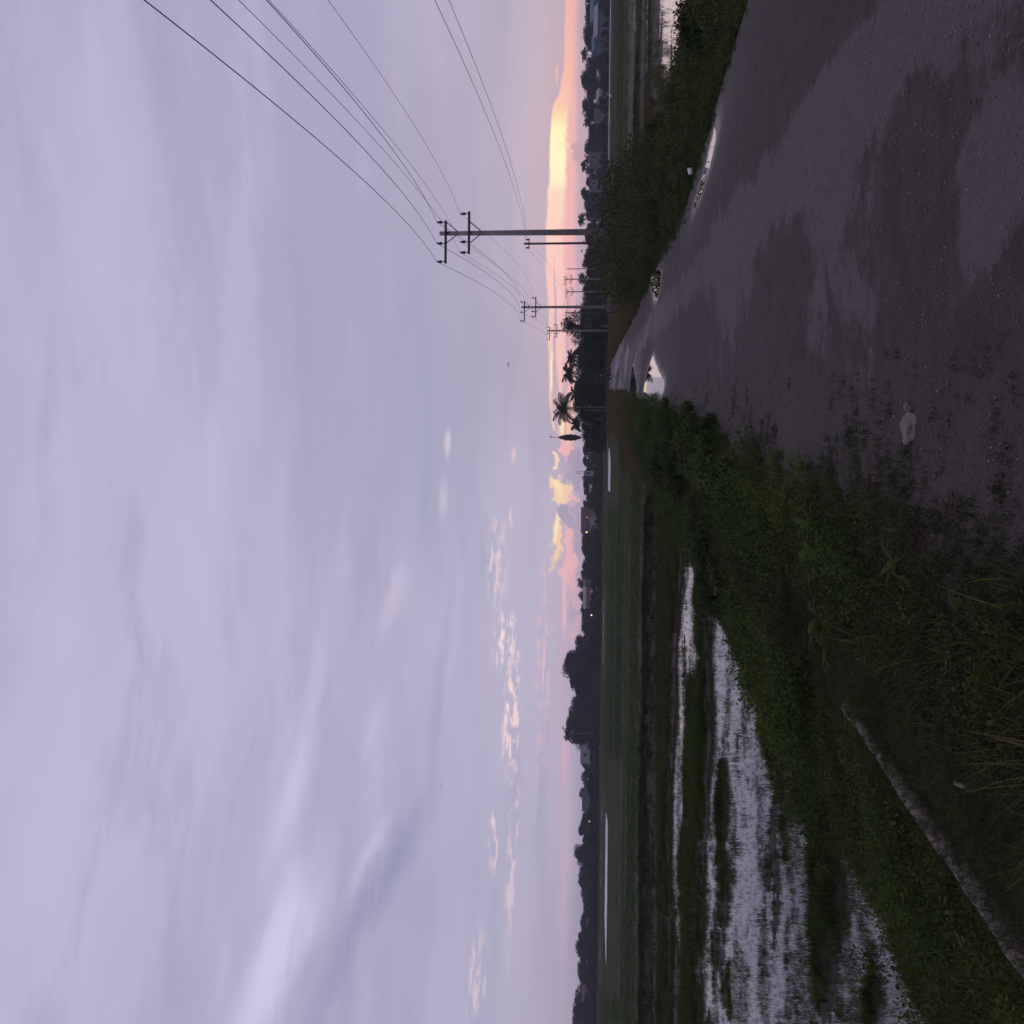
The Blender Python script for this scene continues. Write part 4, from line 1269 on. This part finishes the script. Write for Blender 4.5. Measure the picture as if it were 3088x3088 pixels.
def plant_tree(meshes, x, y, z, s, rz, label, group=None, name='tree', cat='tree', crown='crown'):
    r_ = empty(name, (x, y, z), rz, s)
    put(crown, meshes[0], r_); put('trunk', meshes[1], r_)
    tag(r_, label, cat, group)
    return r_

TREES = [tree_meshes(60 + k, 8.0, [7, 6, 8, 5.5, 9][k], 3600, .5, 0.0, [20, 18, 22, 16, 24][k]) for k in range(5)]
PALMS = [palm_meshes(70 + k, 8.0, 2.7, 24, .5) for k in range(3)]

def top_h(pt, py, d, zb):
    t_ = at_dist(pt, py, d); return t_.x, t_.z - zb

def belt(py0, py1, dist, tops, step, label, group, seed, palm_p=.06, plabel=None, zb=-.55, ddepth=25):
    g_ = np.random.default_rng(seed)
    py = py0; k = 0
    while py < py1:
        tp = np.interp(py, [t_[0] for t_ in tops], [t_[1] for t_ in tops]) + g_.normal(0, 8)
        d = dist + g_.uniform(0, ddepth)
        if g_.uniform(0, 1) < palm_p:
            x_, h_ = top_h(tp - 8, py, d, zb)
            plant_tree(PALMS[k % 3], x_, d, zb, h_ / 9.0, g_.uniform(0, 6), plabel or 'small coconut palm standing up out of the far tree line', group + ' palms', 'coconut_palm', 'palm', 'fronds')
        else:
            x_, h_ = top_h(tp, py, d, zb)
            s = h_ / 8.3
            plant_tree(TREES[int(g_.integers(0, 5))], x_, d, zb, (s * g_.uniform(1.0, 1.5), s * g_.uniform(1.0, 1.5), s), g_.uniform(0, 6), label, group)
        py += step * g_.uniform(.6, 1.4); k += 1

belt(-60, 960, 345, [(0, 1760), (220, 1756), (420, 1768), (560, 1762), (760, 1765), (960, 1768)], 34, 'dark hazy tree in the far tree line right of the nearest pole', 'far trees on the right', 1, .26, 'small palm showing over the far tree line on the right')
belt(-60, 960, 385, [(0, 1764), (960, 1768)], 34, 'dark hazy tree in the far tree line right of the nearest pole', 'far trees on the right', 2, .05, 'small palm showing over the far tree line on the right')
belt(760, 990, 225, [(760, 1768), (860, 1762), (980, 1764)], 22, 'dark bushy tree behind the poles and dry grass', 'trees behind the poles', 3, .12, 'small palm behind the poles and dry grass', -.3, 18)
belt(1340, 1950, 375, [(1340, 1765), (1480, 1760), (1600, 1764), (1700, 1752), (1800, 1750), (1860, 1752), (1950, 1752)], 24, 'dark hazy tree in the far tree line between the palms and the tall clump', 'far trees in the middle', 4, .08, 'small palm in the far tree line between the houses')
belt(1340, 1950, 415, [(1340, 1765), (1950, 1755)], 26, 'dark hazy tree in the far tree line between the palms and the tall clump', 'far trees in the middle', 5, .04, 'small palm in the far tree line between the houses')
belt(2270, 3150, 375, [(2270, 1758), (2440, 1756), (2530, 1750), (2640, 1752), (2760, 1750), (2880, 1742), (2960, 1740), (3000, 1756), (3040, 1735), (3100, 1730)], 26, 'dark hazy tree in the far tree line left of the tall clump', 'far trees on the left', 6, .0, 'small palm in the far tree line at the left')
belt(2270, 3150, 415, [(2270, 1756), (3100, 1740)], 28, 'dark hazy tree in the far tree line left of the tall clump', 'far trees on the left', 7, .0, 'small palm in the far tree line at the left')

# the tall clump out in the left paddies
BIG = [tree_meshes(80 + k, 13, [13, 11, 12][k], 9000, .6, .02, 44) for k in range(3)]
for i, (py, pt, d, lab) in enumerate([(1958, 1730, 372, 'low right shoulder tree of the tall clump'), (1992, 1698, 365, 'tall rounded tree right of the top of the clump'), (2018, 1692, 368, 'highest rounded tree of the tall clump in the left paddies'),
                                      (2050, 1712, 362, 'middle tree of the tall clump left of its peak'), (2085, 1730, 368, 'lowest tree in the dip of the tall clump'), (2120, 1720, 366, 'tree rising left of the dip in the tall clump'),
                                      (2155, 1708, 362, 'dense left tree of the tall clump'), (2185, 1700, 370, 'tree beside the palm at the left end of the clump'), (2225, 1716, 360, 'small outer left tree of the tall clump near the white house')]):
    x_, h_ = top_h(pt, py, d, -.6)
    plant_tree(BIG[i % 3], x_, d, -.6, (h_ / 13.4 * 1.15, h_ / 13.4 * 1.15, h_ / 13.4), i * 1.9, lab, 'trees of the tall clump')
x_, h_ = top_h(1702, 2208, 356, -.6)
plant_tree(PALMS[0], x_, 356, -.6, h_ / 9.2, .4, 'palm sticking out of the left end of the tall clump', 'palms of the tall clump', 'coconut_palm', 'palm', 'fronds')
for py, pt, d, lab in ((2568, 1726, 360, 'dark tree with a jagged high top left of the white box'), (2590, 1736, 364, 'dark rounded tree leaning against the jagged one'), (3040, 1722, 352, 'tall dark tree at the far left end of the tree line')):
    x_, h_ = top_h(pt, py, d, -.6)
    plant_tree(TREES[2], x_, d, -.6, h_ / 8.3, py, lab)
# low scrub and garden trees along the near edge of the villages
def hedge(py0, py1, d0, h0, h1, step, label, group, seed):
    g_ = np.random.default_rng(seed); py = py0
    while py < py1:
        d = d0 + g_.uniform(0, 8); x_ = at_dist(1800, py, d).x; h_ = g_.uniform(h0, h1)
        s_ = h_ / 6.0
        plant_tree(GROVE[int(g_.integers(0, 3))], x_, d, -.62, (s_ * g_.uniform(1.3, 2.2), s_ * 1.3, s_), g_.uniform(0, 6), label, group, 'scrub_bush', 'bush')
        py += step * g_.uniform(.5, 1.5)
GROVE = [tree_meshes(93 + k, 6, 6.2, 6500, .30, .0, 34) for k in range(3)]
hedge(-60, 900, 312, 1.6, 3.6, 26, 'dark low scrub at the foot of the right tree line', 'scrub along the right tree line', 21)
hedge(1350, 1950, 322, 1.8, 4.6, 18, 'dark low scrub at the foot of the middle tree line', 'scrub along the middle tree line', 22)
hedge(1930, 2290, 345, 2.5, 5.0, 18, 'dark scrub under the tall clump of trees', 'scrub under the tall clump', 24)
hedge(2290, 3150, 322, 1.8, 4.4, 19, 'dark low scrub at the foot of the left tree line', 'scrub along the left tree line', 23)
# small scrub at the foot of the clump
x_, _ = top_h(1800, 2085, 300, -.6)
shrub(TW[0], x_, 300, -.65, 1.6, 0, 'dark scrub bush in the paddy in front of the tall clump', None, 'scrub_bush')

# grove at the end of the lane
GAP = tree_meshes(90, 8.2, 6.6, 5200, .30, .14, 22)
x_, h_ = top_h(1686, 985, 166, -.2)
plant_tree(GAP, x_, 166, -.2, h_ / 8.4, .3, 'broad dark tree with gaps in its crown behind the third power pole')
for i, (py, pt, d, lab) in enumerate([(1010, 1744, 172, 'bushy tree left of the gappy tree at the lane end'), (1042, 1740, 178, 'dense tree between the gappy tree and the first palm'), (1066, 1730, 174, 'dense tree just right of the first palm'),
                                      (1105, 1730, 176, 'dense tree under the two small palms'), (1145, 1732, 172, 'dense tree behind the motorcycle'), (1172, 1730, 178, 'dense tree right of the large palm'),
                                      (1205, 1736, 180, 'dense tree at the foot of the large palm'), (1245, 1742, 180, 'dense tree left of the large palm'), (1285, 1748, 182, 'dense tree under the smallest palm'),
                                      (1312, 1752, 186, 'dense tree at the foot of the spindle pole'), (1335, 1760, 190, 'lowest tree at the left end of the grove'), (970, 1790, 170, 'low bush under the gappy tree'), (1030, 1764, 168, 'front bush left of the third power pole'), (1088, 1762, 167, 'front bush beside the dark hut'), (1150, 1764, 167, 'front bush right above the motorcycle'), (1190, 1760, 169, 'front bush between the motorcycle and the large palm'), (1225, 1724, 178, 'dense tree hiding the trunk of the large palm'), (1262, 1770, 171, 'front bush left of the large palm'), (1300, 1778, 174, 'front bush right of the spindle pole')]):
    x_, h_ = top_h(pt, py, d, -.25)
    s = h_ / 6.2
    plant_tree(GROVE[i % 3], x_, d, -.25, (s * 1.05, s * 1.05, s), i * 2.3, lab, 'trees of the grove at the lane end')
for i, (py, px_c, d, fl_, lab) in enumerate([(1084, 1728, 176, .55, 'first small palm of the grove, right of the others'), (1132, 1720, 178, .7, 'second small palm of the grove, above the motorcycle'), (1223, 1706, 172, 1.0, 'large ragged palm standing highest in the grove'), (1280, 1742, 180, .55, 'smallest palm between the large one and the spindle pole'), (1178, 1742, 182, .6, 'leaning palm half hidden right of the large palm')]):
    x_, h_ = top_h(px_c, py, d, -.25)
    me2 = palm_meshes(100 + i, h_, 3.3 * fl_, 30, .5, .07)
    plant_tree(me2, x_, d, -.25, 1.0, i, lab, 'palms of the grove', 'palm_tree', 'palm', 'fronds')
for py, d in ((1238, 165), (1229, 166)):
    x_, h_ = top_h(1752, py, d, -.2)
    mb = MB(); mb.tube([(0, 0, -.2), (.05, 0, h_ * .9)], [.07, .05], 6)
    crown_ = tree_meshes(int(py), h_ * .5, 1.6, 260, .26, .0, 6)[0]
    crown_.transform(Matrix.Translation((0, 0, h_ * .55)))
    plant_tree((crown_, mb.mesh('trunk', M['paletrunk'])), x_, d, -.2, 1, 0, 'slender tree with a pale bare trunk below the large palm', 'slender pale trees below the large palm')

# spindle on a thin pole
x_, h_ = top_h(1658, 1319, 188, -.4)
r_ = empty('banner_pole', (x_, 188, -.4))
mb = MB(); mb.tube([(0, 0, -.3), (0, 0, h_)], [.06, .04], 8); mb.build('pole', M['paletrunk'], r_, True)
_, hb = top_h(1752, 1319, 188, -.4); _, ht = top_h(1684, 1319, 188, -.4)
M['cloth'] = plain('dark_maroon_cloth', (.03, .018, .02), .9, .4, 3)
mb = MB(); mb.lathe((0, 0, hb), [(.08 + .52 * math.sin(math.pi * min(1, f * .96 + .04)) ** .8 * (1 + .12 * math.sin(f * 31)), f * (ht - hb)) for f in [i / 18 for i in range(19)]], 14)
mb.build('furled_banner', M['cloth'], r_, True)
mb = MB(); mb.box((.12, 0, h_ - .3), (.5, .06, .08)); mb.box((.2, 0, h_ - .05), (.1, .06, .35)); mb.build('finial', M['iron'], r_)
tag(r_, 'thin tall pole carrying a dark spindle shaped bundle left of the palms', 'pole')

# ------------------------------------------------------------------ evening haze
hz = MB(); hz.box((0, 0, 8.5), (12400, 12400, 20.9))
hm = bpy.data.materials.new('haze_air'); hm.use_nodes = True; hm.node_tree.nodes.clear()
ht_ = NT(hm.node_tree)
vol = ht_.n('ShaderNodeVolumePrincipled', ins={'Color': (.80, .82, .95, 1), 'Density': .00032, 'Anisotropy': .2})
ho = ht_.n('ShaderNodeOutputMaterial'); hm.node_tree.links.new(vol.outputs[0], ho.inputs['Volume'])
tag(hz.build('haze', hm), 'thin bluish evening haze over the fields', 'haze', kind='stuff')

def wallm(name, c): return plain(name, c, .85, .15, 1.0)
MW = {'white': wallm('white_wall', (.25, .245, .245)), 'grey': wallm('grey_wall', (.10, .095, .105)), 'pink': wallm('pink_wall', (.22, .11, .12)), 'dark': wallm('dark_wall', (.05, .045, .05)), 'blue': wallm('blue_sheet', (.06, .12, .18)),
      'red': wallm('red_roof', (.085, .030, .030)), 'tin': wallm('tin_roof', (.22, .22, .24)), 'brown': wallm('brown_roof', (.10, .07, .06)), 'cream': wallm('cream_wall', (.12, .11, .105))}
def house(py0, py1, pxe, pxb, d, wall, roof, label, rh=1.4, storeys=1, cat='house', name='house', flat=False, zb=None, depth=5.0):
    a = at_dist(pxe, py0, d); b = at_dist(pxe, py1, d)
    wd = abs(a.x - b.x); cx = (a.x + b.x) / 2
    zbase = at_dist(pxb, (py0 + py1) / 2, d).z if zb is None else zb
    ground = float(height(np.array([cx]), np.array([d]))[0])
    zbase = min(zbase, ground) if zbase < ground + 2.5 else ground
    H_ = a.z - zbase
    r_ = empty(name, (cx, d, zbase))
    mb = MB(); mb.box((0, depth / 2, H_ / 2), (wd, depth, H_)); mb.build('wall', MW[wall], r_)
    ov = .35
    mb = MB()
    if flat:
        mb.box((0, depth / 2, H_ + .09), (wd + ov, depth + ov, .17))
    else:
        w2 = wd / 2 + ov; y0, y1 = -ov, depth + ov; t_ = .12
        vs = [(-w2, y0, H_ - .1), (w2, y0, H_ - .1), (w2, depth / 2, H_ + rh), (-w2, depth / 2, H_ + rh), (-w2, y1, H_ - .1), (w2, y1, H_ - .1)]
        vs += [(v[0], v[1], v[2] + t_) for v in vs]
        mb.add(vs, [(0, 1, 2, 3)[::-1], (3, 2, 5, 4)[::-1], (6, 7, 8, 9), (9, 8, 11, 10), (0, 1, 7, 6), (4, 10, 11, 5), (0, 6, 9, 3), (3, 9, 10, 4), (1, 2, 8, 7), (2, 5, 11, 8)])
        g2 = wd / 2
        mb.add([(-g2, .02, H_), (-g2, depth - .02, H_), (-g2, depth / 2, H_ + rh - .03), (g2, .02, H_), (g2, depth - .02, H_), (g2, depth / 2, H_ + rh - .03)], [(0, 2, 1), (3, 4, 5)])
    mb.build('roof', MW[roof], r_)
    nwin = max(1, int(wd / 3.2)) if wall != 'dark' else 0
    if wall == 'dark':
        mb = MB(); mb.box((0, -.03, .95), (.85, .08, 1.9)); mb.build('door', MW['brown'], r_)
    sh = H_ / storeys
    for s_ in range(storeys):
        for k in range(nwin):
            xw = -wd / 2 + wd * (k + .5) / nwin
            if s_ == 0 and k == nwin // 2 and nwin > 1:
                mb = MB(); mb.box((xw, -.03, min(2.0, sh * .8) / 2), (.9, .08, min(2.0, sh * .8))); mb.build('door', MW['brown'], r_)
                continue
            hw = min(1.2, sh * .42)
            mb = MB()
            z_ = s_ * sh + sh * .55
            for dx, dz, ww_, hh_ in ((-.55, 0, .1, hw + .1), (.55, 0, .1, hw + .1), (0, hw / 2, 1.0, .1), (0, -hw / 2, 1.0, .1)):
                mb.box((xw + dx, -.04, z_ + dz), (ww_, .1, hh_))
            f = mb.build('window', M['frame'], r_)
            mb = MB(); mb.box((xw, -.015, z_), (1.0, .06, hw - .1)); mb.build('pane', M['glass'], f)
    tag(r_, label, cat, None)
    return r_
house(2250, 2302, 1752, 1792, 352, 'white', 'tin', 'white two storey house with dark windows left of the tall clump', storeys=2, flat=True)
house(2388, 2446, 1757, 1792, 356, 'grey', 'tin', 'long dull grey building left of the white two storey house', storeys=1, flat=True)
house(2477, 2496, 1785, 1800, 340, 'white', 'tin', 'small plain white box shed below the tree line at left', flat=True, cat='shed', name='shed')
house(1532, 1604, 1770, 1800, 362, 'cream', 'red', 'long house with a dull red roof in the far tree line', rh=2.0)
house(1560, 1584, 1780, 1800, 345, 'white', 'tin', 'small white house in front of the red roofed one', flat=True)
house(1463, 1486, 1787, 1802, 348, 'white', 'tin', 'small white house between the red roof and the thin mast', rh=1.0)
house(1420, 1434, 1762, 1800, 372, 'white', 'tin', 'narrow white house below the thin mast', storeys=2, flat=True)
house(1773, 1834, 1768, 1800, 362, 'pink', 'tin', 'pinkish house with a pale tin roof right of the tall clump', rh=1.0)
house(1784, 1823, 1791, 1806, 330, 'dark', 'tin', 'low open shed with a pale sloping roof before the pinkish house', rh=.9, cat='shed', name='shed')
house(1752, 1772, 1766, 1800, 366, 'cream', 'brown', 'cream house half hidden right of the pinkish one', rh=.8)
house(2990, 3022, 1756, 1795, 346, 'pink', 'tin', 'faded pink house near the far left end of the tree line', storeys=2, flat=True)
house(2778, 2798, 1780, 1796, 338, 'white', 'red', 'tiny white house with red roof at the left field edge', rh=1.1)
house(14, 102, 1803, 1826, 325, 'grey', 'tin', 'low grey house at the far right edge of the photo', rh=1.2)
house(-10, 56, 1790, 1826, 333, 'grey', 'blue', 'house under blue roof sheets at the far right edge', rh=1.0)
house(102, 148, 1793, 1826, 330, 'grey', 'blue', 'house with pale blue roof sheets in the right tree line', rh=.8)
house(205, 222, 1808, 1828, 328, 'white', 'tin', 'tiny pale hut in the right tree line', rh=.8, cat='hut', name='hut')
house(268, 300, 1808, 1828, 326, 'white', 'tin', 'small white house in the right tree line', rh=1.0)
house(328, 356, 1794, 1828, 332, 'cream', 'tin', 'cream two storey house in the right tree line under the brightest sky', storeys=2, flat=True)
house(458, 492, 1780, 1828, 336, 'grey', 'tin', 'grey house with a pale flat roof right of the olive bushes', storeys=2, flat=True)
house(540, 566, 1780, 1828, 334, 'grey', 'tin', 'narrow grey house just behind the olive bushes', storeys=2, flat=True)
house(948, 980, 1795, 1830, 175, 'grey', 'tin', 'grey blue house under the gappy tree at the lane end', flat=True, zb=-.25, depth=4)
house(1094, 1122, 1792, 1830, 168, 'dark', 'brown', 'dark hut in the grove above the motorcycle', flat=True, zb=-.25, cat='hut', name='hut', depth=3)
house(1196, 1218, 1800, 1830, 170, 'dark', 'brown', 'dark low hut at the foot of the large palm', flat=True, zb=-.25, cat='hut', name='hut', depth=3)

# mast
x_, h_ = top_h(1736, 1424, 378, -.5)
r_ = empty('mast', (x_, 378, -.5))
for sx_ in (-.45, .45):
    mb = MB(); mb.tube([(sx_, 0, 0), (sx_ * .8, 0, h_)], .09, 6); mb.build('leg', M['concrete'], r_)
mb = MB()
for k in range(9): mb.box((0, 0, h_ * (k + 1) / 9.5), (.85, .08, .08))
mb.build('rungs', M['concrete'], r_); tag(r_, 'thin pale twin legged mast above the far trees', 'mast')

# lit lamps
def lampm(t):
    return t.n('ShaderNodeEmission', ins={'Color': (1, .62, .28, 1), 'Strength': 3.5}).outputs[0]
M['lamp'] = material('lit_bulb', lampm)
for px, py, d, s, lab in ((1769, 1605, 338, .24, 'lit lamp at the left end of the red roofed house'), (1784, 1855, 340, .22, 'lit lamp right of the tall clump'), (1781, 2358, 340, .15, 'lit lamp in the trees right of the long grey building'), (1777, 2477, 338, .15, 'lit lamp above the white box shed'), (1771, 1560, 338, .11, 'faint lit lamp under the red roof')):
    p = at_dist(px, py, d)
    r_ = empty('street_lamp', (p.x, d, -.5)); hh = p.z + .5
    mb = MB(); mb.tube([(0, .3, -.2), (0, .3, hh + .3)], .06, 6); mb.build('post', M['concrete'], r_)
    mb = MB(); mb.tube([(0, .3, hh + .28), (0, 0, hh + .2)], .04, 6); mb.build('arm', M['iron'], r_)
    mb = MB(); mb.lathe((0, 0, hh - s * .9), [(.02, 0), (s * .7, s * .3), (s, s * .9), (s * .7, s * 1.5), (.05, s * 1.9)], 10); mb.build('bulb', M['lamp'], r_, True)
    tag(r_, lab, 'lamp', 'lit lamps in the far villages')

# ------------------------------------------------------------------ motorcycle and rider
mp_ = at_dist(1843, 1137, 122); MX, MY = mp_.x, 122.0
M['black'] = plain('black_paint', (.015, .015, .018), .35, .1, 4)
M['rubber'] = plain('tyre_rubber', (.012, .012, .012), .9, .1, 6)
M['chrome'] = plain('grey_metal', (.25, .25, .26), .4, .1, 6)
root = empty('motorcycle', (MX, MY, 0.0), R(12))
def wheel(y_):
    mb = MB(); n = 20
    mb.lathe((-.05, y_, .29), [(.21, 0), (.28, .015), (.29, .05), (.28, .085), (.21, .10)], n, axis='X')
    wv = mb.build('wheel', M['rubber'], root, True)
    mb = MB(); mb.lathe((-.035, y_, .29), [(.05, 0), (.20, .02), (.205, .05), (.05, .07)], n, axis='X'); mb.build('rim', M['chrome'], wv, True)
wheel(-.62); wheel(.62)
mb = MB()
mb.tube([(0, -.42, .80), (0, -.1, .62), (0, .25, .60), (0, .75, .72)], [.07, .14, .15, .08], 10)
mb.tube([(0, -.3, .35), (0, .2, .32)], [.14, .15], 10)
mb.build('body', M['black'], root, True)
mb = MB(); mb.tube([(0, -.05, .78), (0, .3, .76), (0, .62, .80)], [.09, .13, .10], 10); mb.build('seat', M['rubber'], root, True)
for sg in (-1, 1):
    mb = MB(); mb.tube([(sg * .09, -.62, .29), (sg * .09, -.44, .82)], .028, 8); mb.build('fork', M['iron'], root, True)
    mb = MB(); mb.tube([(sg * .3, -.36, 1.0), (sg * .33, -.34, 1.16)], .01, 6); mb.lathe((sg * .34, -.35, 1.12), [(.01, 0), (.06, .02), (.06, .1), (.01, .12)], 8); mb.build('mirror', M['black'], root, True)
mb = MB(); mb.tube([(-.36, -.30, .98), (-.2, -.40, .98), (0, -.44, .95), (.2, -.40, .98), (.36, -.30, .98)], .018, 8); mb.build('handlebar', M['iron'], root, True)
mb = MB(); mb.lathe((0, -.52, .78), [(.04, 0), (.1, .05), (.11, .12), (.06, .18)], 12); mb.build('headlight', M['iron'], root, True)
mb = MB(); mb.box((0, -.60, .60), (.14, .5, .03)); mb.build('mudguard', M['black'], root)
tag(root, 'small dark motorcycle coming along the far lane', 'motorcycle')

pr = empty('person', (MX, MY, 0.0), R(12))
SKV = [((0, .22, .88), .155), ((0, .20, 1.05), .15), ((0, .13, 1.28), .17), ((0, .10, 1.42), .09), ((0, .07, 1.50), .06), ((0, .05, 1.60), .095), ((0, .04, 1.70), .085)]
edges_ = [(0, 1), (1, 2), (2, 3), (3, 4), (4, 5), (5, 6)]
def limb(start, pts_):
    prev = start
    for p, r2 in pts_:
        SKV.append((p, r2)); edges_.append((prev, len(SKV) - 1)); prev = len(SKV) - 1
for sg in (-1, 1):
    limb(2, [((sg * .19, .11, 1.38), .075), ((sg * .30, .0, 1.18), .052), ((sg * .33, -.22, 1.02), .04), ((sg * .34, -.30, 1.0), .038)])
    limb(0, [((sg * .13, .16, .86), .10), ((sg * .22, -.22, .76), .075), ((sg * .19, -.05, .42), .055), ((sg * .18, -.06, .33), .045), ((sg * .19, -.2, .30), .035)])
bm_ = bpy.data.meshes.new('body'); bm_.from_pydata([v[0] for v in SKV], edges_, [])
M['clothes'] = plain('dark_clothes', (.02, .02, .026), .9, .2, 6)
M['skin'] = plain('skin', (.16, .09, .065), .6, .1, 6)
body = put('body', bm_, pr); bm_.materials.append(M['clothes'])
sk = body.modifiers.new('skin', 'SKIN'); 
for i, v in enumerate(bm_.skin_vertices[0].data if bm_.skin_vertices else []):
    pass
if not bm_.skin_vertices:
    bpy.context.view_layer.objects.active = body
    try:
        with bpy.context.temp_override(object=body, active_object=body): bpy.ops.mesh.customdata_skin_add()
    except Exception as ex:
        print('skin layer', ex)
if bm_.skin_vertices:
    for i, (p, r2) in enumerate(SKV):
        bm_.skin_vertices[0].data[i].radius = (r2, r2)
        bm_.skin_vertices[0].data[i].use_root = (i == 0)
sb = body.modifiers.new('sub', 'SUBSURF'); sb.levels = 1; sb.render_levels = 2
mb = MB(); mb.lathe((0, .05, 1.60), [(.118, 0), (.128, .06), (.12, .12), (.08, .18), (.02, .2)], 12); mb.build('helmet', M['black'], pr, True)
mb = MB(); mb.lathe((0, -.035, 1.56), [(.03, 0), (.055, .03), (.055, .09), (.03, .12)], 10); mb.build('face', M['skin'], pr, True)
mb = MB(); mb.box((.20, .02, 1.30), (.10, .1, .14)); mb.build('sleeve', M['white'], pr)
tag(pr, 'person in dark clothes riding the motorcycle toward the camera', 'person')

# ------------------------------------------------------------------ birds
def bird(px, py, d, span_, flap, rz, label, col_):
    p = at_dist(px, py, d)
    mb = MB()
    mb.lathe((0, 0, 0), [(.01, -.5), (.07, -.3), (.11, 0), (.09, .22), (.055, .32), (.06, .38), (.012, .5)], 8, axis='X')
    mb.add([(-.45, -.02, 0), (-.75, -.12, .0), (-.78, .12, .0), (-.45, .02, .02)], [(0, 1, 2, 3)])
    r_ = mb.build('bird', col_, None, True)
    for sg in (-1, 1):
        w_ = MB()
        prof = [(0, .16, -.14, 0), (.35, .22, -.10, .35 * flap), (.7, .12, -.08, .62 * flap), (1.0, -.12, -.16, .72 * flap)]
        vs = []
        for s_, f_, b_, zz in prof: vs += [(f_, sg * (.06 + s_), zz + .02), (b_, sg * (.06 + s_), zz), ]
        vs2 = [(v[0], v[1], v[2] - .02) for v in vs]
        n = len(vs)
        fs = [(2 * i, 2 * i + 1, 2 * i + 3, 2 * i + 2) for i in range(3)] + [(n + 2 * i, n + 2 * i + 2, n + 2 * i + 3, n + 2 * i + 1) for i in range(3)]
        fs += [(2 * i, 2 * i + 2, n + 2 * i + 2, n + 2 * i) for i in range(3)] + [(2 * i + 1, n + 2 * i + 1, n + 2 * i + 3, 2 * i + 3) for i in range(3)] + [(6, 7, n + 7, n + 6)]
        w_.add(vs + vs2, fs); w_.build('wing', col_, r_)
    r_.location = p; r_.rotation_euler = (R(8), R(-8), rz); r_.scale = (span_ / 2,) * 3
    tag(r_, label, 'bird', 'birds in the sky')
M['feather'] = plain('dark_feathers', (.03, .028, .03), .8, .2, 6)
M['pale_feather'] = plain('grey_feathers', (.20, .19, .22), .8, .2, 6)
bird(1333, 2376, 62, .55, .9, 1.9, 'dark bird with raised wings alone in the left sky', M['feather'])
bird(1532, 1100, 90, .8, -.25, .5, 'faint distant bird gliding above the lane end', M['pale_feather'])
# egret on the right field edge
p = at_dist(1836, 288, 190)
M['egret'] = plain('white_feathers', (.75, .75, .76), .8, .1, 6)
zg = float(height(np.array([p.x]), np.array([190.]))[0])
r_ = empty('egret', (p.x, 190, zg), .4, 1.3)
mb = MB(); mb.tube([(-.32, 0, .34), (-.1, 0, .42), (.12, 0, .5), (.22, 0, .62), (.18, 0, .78), (.25, 0, .9), (.33, 0, .9)], [.03, .10, .11, .05, .03, .04, .02], 8); mb.build('body', M['egret'], r_, True)
mb = MB(); mb.tube([(.33, 0, .9), (.46, 0, .88)], [.015, .004], 6); mb.build('beak', M['tree'] if False else M['iron'], r_)
for sg in (-1, 1):
    mb = MB(); mb.tube([(0, sg * .05, .4), (.03, sg * .05, .2), (0, sg * .05, 0)], .012, 5); mb.build('leg', M['iron'], r_)
tag(r_, 'white egret standing at the edge of the right paddy', 'bird')
print('objects', len(bpy.data.objects))
